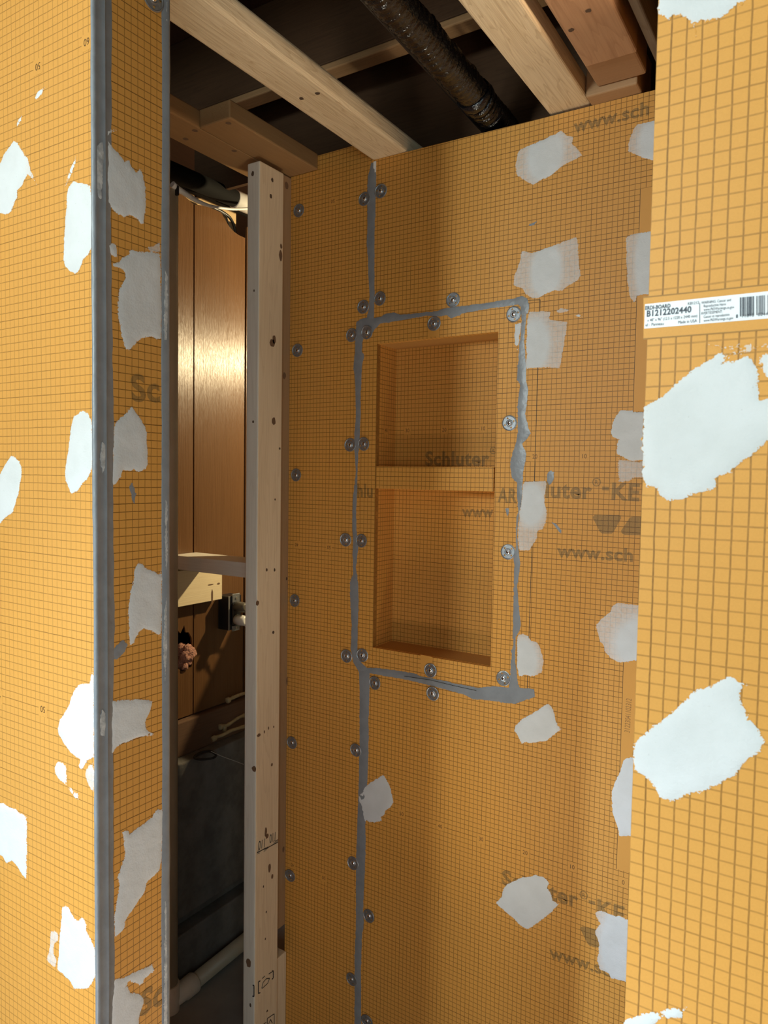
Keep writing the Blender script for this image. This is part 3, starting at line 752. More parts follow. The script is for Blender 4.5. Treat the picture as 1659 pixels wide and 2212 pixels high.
cut = pp((440, 444), (462, 452), (478, 459), (486, 474), (495, 489), (505, 500), (516, 508), (527, 513))
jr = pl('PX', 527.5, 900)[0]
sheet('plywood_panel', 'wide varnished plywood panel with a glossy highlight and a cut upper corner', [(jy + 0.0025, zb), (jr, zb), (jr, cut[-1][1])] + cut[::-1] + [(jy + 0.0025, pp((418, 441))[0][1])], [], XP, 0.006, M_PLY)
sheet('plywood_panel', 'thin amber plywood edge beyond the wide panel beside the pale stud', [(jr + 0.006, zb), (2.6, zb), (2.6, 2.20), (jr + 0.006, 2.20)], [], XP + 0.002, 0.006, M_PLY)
lumber('sill_plate', 'dark timber sill lying on the concrete below the plywood', 'sill', -1.69, -1.552, 0.9, 2.9, 0.645, 0.745, wood('dark_sill', rgb(0.17, 0.095, 0.055), rgb(0.10, 0.055, 0.03), 'Y', 0.85, grain=0.4), None, (), 0.004)
lumber('backing_block', 'pale pine block showing through the cut plywood corner', 'block', -1.68, -1.62, 1.46, 1.672, 2.165, 2.27, wood('lit_block', rgb(0.66, 0.48, 0.26), rgb(0.48, 0.31, 0.15), 'Y', 0.6, grain=0.6), None, (), 0.003)
lumber('backing_block', 'small pine stub below the pale block behind the cut plywood', 'block', -1.66, -1.61, 1.652, 1.672, 2.10, 2.155, MAT['lit_block'], None, (), 0.003)

# ================================================================== PIPES, DUCT, CABLES
PV = empty('drain_pipe', (-1.48, 1.29, 0.0), 'ivory plastic drain pipe with a tee behind the left jamb', 'pipe')
PXY = (-1.48, 1.288)
zt = on(368, 2140, 'X', -1.48).z
bm = bmesh.new(); add_tube(bm, [(PXY[0], PXY[1], zt + 0.015), (PXY[0], PXY[1], 1.6), (PXY[0], PXY[1], 2.165)], 0.0212, 32)
link_mesh('vertical_pipe', bm, M_PVC, PV, origin=(PXY[0], PXY[1], zt))
h0 = Vector((PXY[0], PXY[1], zt - 0.03)); d = Vector((0, 1, 0.035)).normalized()
bm = bmesh.new()
add_tube(bm, [(PXY[0], PXY[1], zt - 0.11), (PXY[0], PXY[1], zt + 0.022)], 0.0262, 32)
pts = [h0, h0 + d * 0.045, h0 + d * 0.050, h0 + d * 0.085, h0 + d * 0.088]
add_tube(bm, pts, [0.023, 0.0245, 0.0275, 0.0280, 0.0262], 32)
link_mesh('tee_fitting', bm, simple('pale_pvc', rgb(0.80, 0.74, 0.62), 0.5, c2=rgb(0.72, 0.65, 0.53), vscale=20.0), PV, origin=h0)
bm = bmesh.new(); add_tube(bm, [h0 + d * 0.07, h0 + d * 0.5, h0 + d * 1.1], 0.0212, 32)
link_mesh('horizontal_pipe', bm, M_PVC, PV, origin=h0)
bm = bmesh.new(); add_tube(bm, [(PXY[0], PXY[1], 0.0), (PXY[0], PXY[1], zt - 0.10)], 0.0212, 32)
link_mesh('vertical_pipe', bm, M_PVC, PV, origin=(PXY[0], PXY[1], 0))

DK = empty('black_pipe', (-1.50, 1.45, CAMZ + 0.765), 'dark pipe with a white collar crossing the top of the stud bay', 'pipe')
zc = CAMZ + 0.778
bm = bmesh.new(); add_tube(bm, [(-1.50, 0.9, zc - 0.006), (-1.50, 1.2, zc - 0.003), (-1.50, 1.545, zc + 0.004)], 0.024, 28)
link_mesh('pipe_body', bm, M_IRON, DK, origin=(-1.50, 1.2, zc))
bm = bmesh.new(); add_tube(bm, [(-1.50, 1.535, zc + 0.003), (-1.50, 1.540, zc + 0.003), (-1.50, 1.95, zc + 0.012)], [0.0225, 0.0255, 0.0255], 28)
link_mesh('pipe_collar', bm, M_WHITEP, DK, origin=(-1.50, 1.56, zc))
DK2 = bmesh.new(); add_tube(DK2, [(-1.545, 0.9, zc + 0.004), (-1.545, 1.9, zc + 0.014)], 0.020, 20)
tag(link_mesh('black_pipe', DK2, simple('brown_pipe', rgb(0.006, 0.004, 0.003), 0.85, spec=0.1), origin=(-1.545, 1.3, zc - 0.02)), 'brownish pipe tucked under and behind the dark collared pipe', 'pipe')

CB = empty('white_cable', on(384, 408, 'X', -1.46), 'sagging white cable strapped across the top of the plywood', 'cable')
cp = [on(x, y, 'X', -1.46) for x, y in [(372, 398), (384, 408), (400, 418), (416, 428.5), (430, 436), (446, 442.5), (462, 446.5), (480, 449.5), (500, 451.5), (520, 451.5), (540, 450)]]
bm = bmesh.new(); sp = spline(cp, 4); add_tube(bm, sp, [0.0085 - 0.0048 * min(1, i / len(sp) * 1.6) for i in range(len(sp))], 12)
link_mesh('cable_sheath', bm, M_WHITEP, CB, origin=cp[1])
c0 = on(383, 411, 'X', -1.455)
link_mesh('cable_clip', boxmesh(c0.x - .006, c0.x + .004, c0.y - .004, c0.y + .003, c0.z - .013, c0.z + .011, 0.001), M_BLACK, CB, origin=c0)
for i, (lab, pts, r) in enumerate((('thick black cable hanging inside the cut plywood corner', [(452, 446), (466, 451), (482, 459), (496, 470), (504, 484), (508, 500), (508, 515)], .0046),
                                   ('thin dark cable looping left of the thick black one', [(455, 448), (474, 456), (487, 466), (492, 480), (498, 496)], .0030))):
    q = [on(x, y, 'X', -1.605) for x, y in pts]; bm = bmesh.new(); add_tube(bm, spline(q, 5), r, 10)
    tag(link_mesh('black_cable', bm, M_BLACK, origin=q[0]), lab, 'cable', 'black cables behind the plywood')

# flexible duct wrapped in crinkled black film
DU = empty('flexible_duct', (-0.665, 1.05, 2.25), 'crinkled black film covered duct running overhead between the pale joists', 'duct')
p0 = onz(842, -4, 2.190); p1 = onz(1087, 276, 2.190)
dd = (p1 - p0); pA = p0 - dd * 0.45; pB_ = p1 + dd * 0.06
rnd = random.Random(3)
def ribbed(a, b, r, pitch, amp, seed):
    L = (b - a).length; n = int(L / pitch * 4); pts = []; rr = []
    for i in range(n + 1):
        s = i / n
        w = Vector((0.003 * noise.noise(Vector((s * 9, seed, 0))), 0, 0.003 * noise.noise(Vector((s * 9, seed, 7)))))
        pts.append(a.lerp(b, s) + w); rr.append(r + amp * math.cos(i * math.pi / 2) + 0.0015 * noise.noise(Vector((s * 40, 3, seed))))
    bm = bmesh.new(); add_tube(bm, pts, rr, 30)
    for v in bm.verts:
        k = noise.noise(Vector((v.co.x * 60, v.co.y * 45, v.co.z * 60 + seed)))
        k += 0.6 * noise.noise(Vector((v.co.x * 170, v.co.y * 90, v.co.z * 170 + seed)))
        v.co += Vector((k, 0, k)) * 0.0016
    return bm
m1 = p0.lerp(p1, 0.70)
link_mesh('duct_jacket', ribbed(pA, m1, 0.0300, 0.016, 0.0012, 1), M_BLACKFILM, DU, origin=p0)
link_mesh('duct_jacket', ribbed(m1, pB_, 0.0290, 0.011, 0.0016, 5), M_BLACKFILM, DU, origin=m1)
link_mesh('tape_collar', ribbed(p0.lerp(p1, 0.67), p0.lerp(p1, 0.735), 0.0335, 0.02, 0.0006, 9), M_BLACKFILM, DU, origin=m1)
sA, sB = onz(785, -8, 2.203), onz(1052, 287, 2.203); sd = sB - sA
bm = bmesh.new(); add_tube(bm, [sA - sd * .4, sA, sA.lerp(sB, .5), sB, sB + sd * .05], 0.0075, 14)
tag(link_mesh('black_conduit', bm, M_BLACK, origin=sA), 'slim black conduit running along the left side of the wrapped duct', 'conduit')

# outlet with two plugs
OUT = empty('electrical_outlet', on(495, 1320, 'X', -1.50), 'black electrical outlet box on the plywood beside the pale stud', 'outlet')
g = lambda x, y, X: on(x, y, 'X', X)
b0 = g(483.5, 1362, -1.545)
bx = (b0.y, b0.y + 0.052, b0.z + 0.002, b0.z + 0.104)
ob = link_mesh('outlet_box', boxmesh(-1.569, -1.525, bx[0], bx[1], bx[2], bx[3], 0.002), M_BLACK, OUT, origin=(-1.569, bx[0], bx[2]))
link_mesh('mounting_strap', boxmesh(-1.525, -1.521, bx[0] + .012, bx[1] - .010, bx[3] - .020, bx[3] + .006, 0.001), M_METAL, OUT, origin=(-1.525, bx[0], bx[3]))
link_mesh('mounting_strap', boxmesh(-1.525, -1.521, bx[0] + .012, bx[1] - .010, bx[2] - .004, bx[2] + .012, 0.001), M_METAL, OUT, origin=(-1.525, bx[0], bx[2]))
bm = boxmesh(-1.5245, -1.518, bx[0] + .010, bx[1] - .010, bx[2] + .014, bx[3] - .022, 0.003)
link_mesh('receptacle_face', bm, M_BLACK, OUT, origin=(-1.52, bx[0], bx[2]))
for zz in (bx[3] - .007, bx[2] + .006):
    bm = bmesh.new(); add_tube(bm, [(-1.521, bx[0] + .026, zz), (-1.5185, bx[0] + .026, zz)], 0.0035, 12)
    link_mesh('mounting_screw', bm, M_SCREW, OUT, origin=(-1.521, bx[0] + .026, zz))
for edge in (bx[0] + .0006,):
    link_mesh('box_rim', boxmesh(-1.5262, -1.5246, bx[0] - .0008, bx[0] + .003, bx[2], bx[3], 0), simple('rim_grey', rgb(0.3, 0.28, 0.25), 0.4), OUT, origin=(-1.525, bx[0], bx[2]))
def plug(name, label, c, r, m, path, cr):
    P = empty(name, c, label, 'plug', 'plugs in the black outlet')
    bm = bmesh.new(); add_tube(bm, [c, c + Vector((0.022, 0, 0)), c + Vector((0.034, 0, 0)), c + Vector((0.038, 0, 0))], [r, r, r * 0.95, r * 0.6], 24)
    link_mesh('plug_body', bm, m, P, origin=c)
    s = spline(path, 6); n = len(s)
    bm = bmesh.new(); add_tube(bm, s[: n // 3], [cr * (2.0 - 0.8 * (i % 3 == 2) - 0.7 * i / (n / 3)) for i in range(n // 3)], 14)
    link_mesh('strain_relief', bm, m, P, origin=path[0])
    bm = bmesh.new(); add_tube(bm, s[n // 3 - 2:], cr, 12)
    link_mesh('power_cord', bm, m, P, origin=path[-1])
w0 = Vector((-1.518, bx[0] + .026, bx[2] + .030))
plug('power_plug', 'round white plug in the lower socket of the black outlet', w0, 0.0155, M_WHITEP,
     [w0 + Vector((0.026, 0.004, -0.006)), w0 + Vector((0.028, 0.02, -0.022)), w0 + Vector((0.03, 0.04, -0.040)), w0 + Vector((0.02, 0.10, -0.075)), w0 + Vector((0.03, 0.22, -0.16)), w0 + Vector((0.0, 0.34, -0.40))], 0.0035)
w1 = Vector((-1.518, bx[0] + .026, bx[2] + .070))
plug('power_plug', 'grey plug in the upper socket of the black outlet', w1, 0.0150, M_GREYP,
     [w1 + Vector((0.022, 0.004, 0.0)), w1 + Vector((0.030, 0.022, -0.004)), w1 + Vector((0.032, 0.045, -0.012)), w1 + Vector((0.034, 0.09, -0.025)), w1 + Vector((0.02, 0.16, -0.10)), w1 + Vector((0.01, 0.2, -0.34))], 0.0045)

# insulation, foam, odds and ends in the bay
def lump(name, c, rad, m, n, seed, amp, label=None, cat=None, sq=(1, 1, 1)):
    bm = bmesh.new(); r = random.Random(seed)
    for k in range(n):
        o = Vector((r.uniform(-1, 1) * sq[0], r.uniform(-1, 1) * sq[1], r.uniform(-1, 1) * sq[2])) * rad * 0.75
        q = rad * r.uniform(0.3, 0.6); mm = Matrix.Translation(Vector(c) + o) @ Matrix.Diagonal((q * .8, q, q * 1.1, 1))
        bmesh.ops.create_icosphere(bm, subdivisions=3, radius=1.0, matrix=mm)
    for v in bm.verts:
        dv = (v.co - Vector(c)).normalized()
        v.co += dv * amp * (noise.noise(v.co * 90) + 0.6 * noise.noise(v.co * 230))
    o = link_mesh(name, bm, m, smooth=True, origin=c)
    return tag(o, label, cat) if label else o
ins = lump('insulation_tuft', on(400, 1420, 'X', -1.578), 0.030, M_PINK, 26, 4, 0.006, 'tuft of pink insulation bulging out of the torn plywood hole', 'insulation', (0.5, 0.55, 1.15))
PL['SX'] = ('X', -1.55, (1, 0, 0))
for i, (lab, pts) in enumerate((('uppermost bead of tan foam along the sill edge', [(490, 1514), (497, 1510), (508, 1505), (520, 1500), (535, 1496)]),
                                ('forked bead of tan foam below the uppermost one', [(474, 1571), (482, 1568), (492, 1566), (505, 1557), (518, 1549), (535, 1543)]),
                                ('lowest bead of tan foam on the concrete lip', [(459, 1597), (468, 1592), (480, 1588), (497, 1579), (512, 1574), (535, 1567)]))):
    X = (-1.55, -1.548, -1.515)[i]
    q = [on(x, y, 'X', X) for x, y in pts]; s = spline(q, 6)
    bm = bmesh.new(); add_tube(bm, s, [0.0062 * (0.75 + 0.5 * abs(noise.noise(Vector((k * .35, i * 5, 0)))) + (0.5 if k < 5 else 0)) for k in range(len(s))], 14)
    for v in bm.verts: v.co += v.normal * 0.002 * noise.noise(v.co * 80)
    if i == 1:
        a_, b_ = on(484, 1568, 'X', X), on(485, 1581, 'X', X); add_tube(bm, [a_, a_.lerp(b_, .5), b_], [.009, .007, .006], 14)
    tag(link_mesh('foam_bead', bm, M_FOAM, smooth=True, origin=q[0]), lab, 'foam', 'foam beads in the stud bay')
c = onz(444, 1632, 0.652); bm = bmesh.new(); pts = []
for k in range(25):
    t = 2 * math.pi * k / 24; q = 1 + .08 * math.sin(3 * t + 1)
    pts.append(c + Vector((0.028 * q * math.cos(t), 0.030 * q * math.sin(t), 0)))
add_tube(bm, pts, 0.0035, 8, caps=False)
tag(link_mesh('wire_ring', bm, simple('dark_rubber', rgb(0.02, 0.017, 0.014), 0.8), origin=c), 'dark ring lying on top of the concrete ledge in the bay', 'ring')
q = [on(456, 1623, 'X', -1.47), on(480, 1634, 'X', -1.46), on(505, 1643, 'X', -1.45), on(526, 1651, 'X', -1.44)]
bm = bmesh.new(); add_tube(bm, spline(q, 4), 0.0010, 6); tag(link_mesh('loose_string', bm, simple('pale_string', rgb(0.5, 0.46, 0.40), 0.8), origin=q[0]), 'thin pale string hanging across the dark concrete ledge', 'string')

# ================================================================== SEALANT
def strip(left, right): return left + right[::-1]
SG = 'grey sealant strips on the back wall'
def seal(px, lab, seed, H=0.0010, key='B', group=SG, rough=0.9, base=0.0):
    return patch('sealant_strip', key, px, lab, 'sealant', group, M_SEAL, H, rough, 0.0, None, base, seed)
seal(strip([(802, 352), (795, 380), (794, 407), (794, 488), (792, 525), (795, 561), (796, 597), (798, 633), (798, 662), (793, 686), (800, 700)],
           [(809, 352), (813, 380), (811, 452), (809, 507), (809, 633), (808, 670), (808, 690), (812, 700)]), 'vertical grey sealant seam rising from the niche to the joist', 11)
seal([(770, 697), (778, 690), (793, 686), (808, 687), (823, 685), (834, 678), (850, 675), (865, 680), (899, 677), (940, 673), (965, 666), (999, 661), (1060, 653), (1111, 645), (1127, 639), (1139, 645), (1143, 661), (1141, 676), (1131, 682), (1125, 678),
      (1125, 663), (1119, 658), (1069, 665), (1005, 676), (989, 682), (974, 688), (965, 681), (953, 684), (921, 682), (900, 686), (860, 693), (822, 699), (810, 710), (803, 722), (790, 726), (768, 724)], 'horizontal grey sealant along the top edge of the niche', 12, base=0.0004)
seal(strip([(768, 720), (767, 760), (764, 790), (768, 840), (769, 900), (766, 930), (765, 960), (769, 1020), (762, 1080), (761, 1126), (763, 1171), (762, 1201), (763, 1240), (756, 1259), (757, 1300), (760, 1350), (758, 1400), (763, 1430), (778, 1456)],
           [(789, 722), (783, 740), (782, 760), (787, 769), (783, 785), (779, 850), (779, 900), (777, 945), (774, 984), (772, 1020), (772, 1050), (769, 1111), (771, 1156), (774, 1183), (769, 1225), (774, 1262), (775, 1300), (773, 1350), (772, 1409), (780, 1430), (795, 1446)]), 'long grey sealant strip down the left edge of the niche', 13, base=0.0002)
seal(strip([(776, 1446), (777, 1500), (777, 1600), (775, 1700), (772, 1781), (771, 1816), (769, 1862), (769, 1931), (769, 2001), (766, 2070), (766, 2240)],
           [(799, 1446), (798, 1500), (796, 1565), (796, 1630), (793, 1700), (789, 1781), (790, 1816), (788, 1885), (786, 1931), (784, 1966), (786, 1994), (782, 2024), (780, 2094), (780, 2240)]), 'vertical grey sealant seam below the niche down to the floor', 14, base=0.0002)
seal(K(3.016, 700, 1300, [(275, 430), (340, 430), (420, 440), (560, 460), (650, 490), (760, 510), (870, 535), (1000, 560), (1100, 550), (1200, 560), (1265, 560), (1370, 570), (1372, 620), (1310, 640), (1250, 665), (1150, 655), (1080, 640), (980, 635), (900, 600), (750, 560), (640, 530), (500, 500), (380, 480), (285, 462)]), 'horizontal grey sealant along the bottom edge of the niche', 15, base=0.0004)
seal(strip([(1126, 678), (1128, 693), (1120, 748), (1117, 790), (1115, 822), (1124, 832), (1117, 866), (1117, 938), (1111, 963), (1100, 1001), (1105, 1035), (1116, 1043), (1116, 1067), (1120, 1105), (1114, 1123), (1113, 1159), (1115, 1177), (1109, 1200), (1109, 1231), (1107, 1322), (1107, 1345), (1104, 1394), (1102, 1448), (1097, 1492)],
           [(1137, 676), (1136, 693), (1132, 737), (1137, 790), (1137, 822), (1141, 843), (1135, 896), (1141, 921), (1147, 936), (1138, 948), (1128, 959), (1137, 980), (1130, 1022), (1128, 1067), (1123, 1105), (1118, 1132), (1117, 1159), (1120, 1186), (1124, 1217), (1120, 1249), (1117, 1267), (1122, 1322), (1125, 1349), (1122, 1363), (1114, 1376), (1113, 1430), (1117, 1458), (1119, 1479), (1125, 1490)]), 'ragged grey sealant strip down the right edge of the niche', 16)
line_px('B', [(875, 1460), (930, 1468), (980, 1480), (1030, 1491)], 0.0011, M_DARK, WB, 'seam_crack', 0.0030)
for i, (key, px, lab) in enumerate((('B', K(5.53, 1100, 960, [(460, 350), (490, 315), (540, 330), (530, 420), (500, 470), (470, 490), (450, 420)]), 'grey smear above the printed brand name right of the niche'),
                                    ('B', [(1089, 1096), (1101, 1095), (1100, 1118), (1095, 1118)], 'small bluish smear on the niche flange below the printed letters'),
                                    ('B', K(5.53, 1100, 960, [(508, 930), (560, 950), (620, 1020), (622, 1065), (580, 1025)]), 'slanting grey smear below the printed brand name'),
                                    ('B', [(1142, 487), (1150, 482), (1160, 478), (1153, 487)], 'thin grey streak high on the back board'),
                                    ('T', [(280, 1050), (284, 1043), (291, 1055), (293, 1070), (290, 1088), (285, 1080)], 'pointed grey smear on the jamb under a white patch'),
                                    ('T', [(246, 1402), (265, 1383), (276, 1392), (270, 1408), (255, 1422), (246, 1424)], 'grey smear low on the jamb beside its corner bead'))):
    seal(px, lab, 40 + i, 0.0008, key, 'stray sealant smears')

# rounded sealant bead on the jamb corner and the flat strip along its rear edge
def loft(name, label, z0, z1, section, m, n=150):
    bm = bmesh.new(); rows = []
    for i in range(n + 1):
        z = z0 + (z1 - z0) * i / n
        rows.append([bm.verts.new((x, y, z)) for x, y in section(z)])
    for i in range(n):
        for k in range(len(rows[0]) - 1):
            f = bm.faces.new((rows[i][k], rows[i][k + 1], rows[i + 1][k + 1], rows[i + 1][k])); f.smooth = True
    for r in (rows[0], rows[-1][::-1]):
        try: bm.faces.new(r)
        except ValueError: pass
    bmesh.ops.recalc_face_normals(bm, faces=bm.faces)
    o = link_mesh(name, bm, m, origin=(XT, section(z0)[0][1], z0)); return tag(o, label, 'sealant', 'sealant beads on the jamb')
nz = lambda z, s, f=9.0: noise.noise(Vector((s * 3.7, 1.3, z * f)))
def corner_section(z):
    a = 0.0035 + 0.0016 * nz(z, 1) + 0.0006 * nz(z, 2, 70); b = 0.0255 + 0.0035 * nz(z, 3, 6) + 0.0012 * nz(z, 4, 60)
    r = 0.0145 + 0.0008 * nz(z, 5, 8)
    return [(XT - a, YF - 0.0001), (XT - a + 0.0010, YF - 0.0016), (XT - 0.0004, YF - 0.0020 - 0.0006 * nz(z, 6, 40)), (XT + 0.0016, YF - 0.0006), (XT + 0.0020, YF + 0.0030), (XT + 0.0011 + 0.0004 * nz(z, 7, 30), YF + 0.0048),
            (XT + 0.0009, YF + r - 0.0040), (XT + 0.0014, YF + r - 0.0012), (XT + 0.0025, YF + r), (XT + 0.0023, YF + r + 0.0009), (XT + 0.0010, YF + r + 0.0020), (XT + 0.0008, YF + b - 0.002), (XT - 0.0001, YF + b)]
loft('sealant_bead', 'long grey bead down the front corner of the left jamb', 0.0, 2.15, corner_section, M_SEAL, 320)
def rear_section(z):
    a = 0.6475 + 0.0020 * nz(z, 11, 7) + 0.0007 * nz(z, 12, 60)
    return [(XT - 0.0001, a), (XT + 0.0010, a + 0.0012), (XT + 0.0016, a + 0.0060), (XT + 0.0024 + 0.0008 * nz(z, 13, 25), 0.6575), (XT + 0.0008, 0.6610 + 0.0008 * nz(z, 14, 30)), (XT - 0.006, 0.6612), (XT - 0.012, 0.6581)]
loft('sealant_bead', 'grey strip down the rear edge of the left jamb beside the stud bay', 0.0, 2.15, rear_section, M_SEAL, 240)

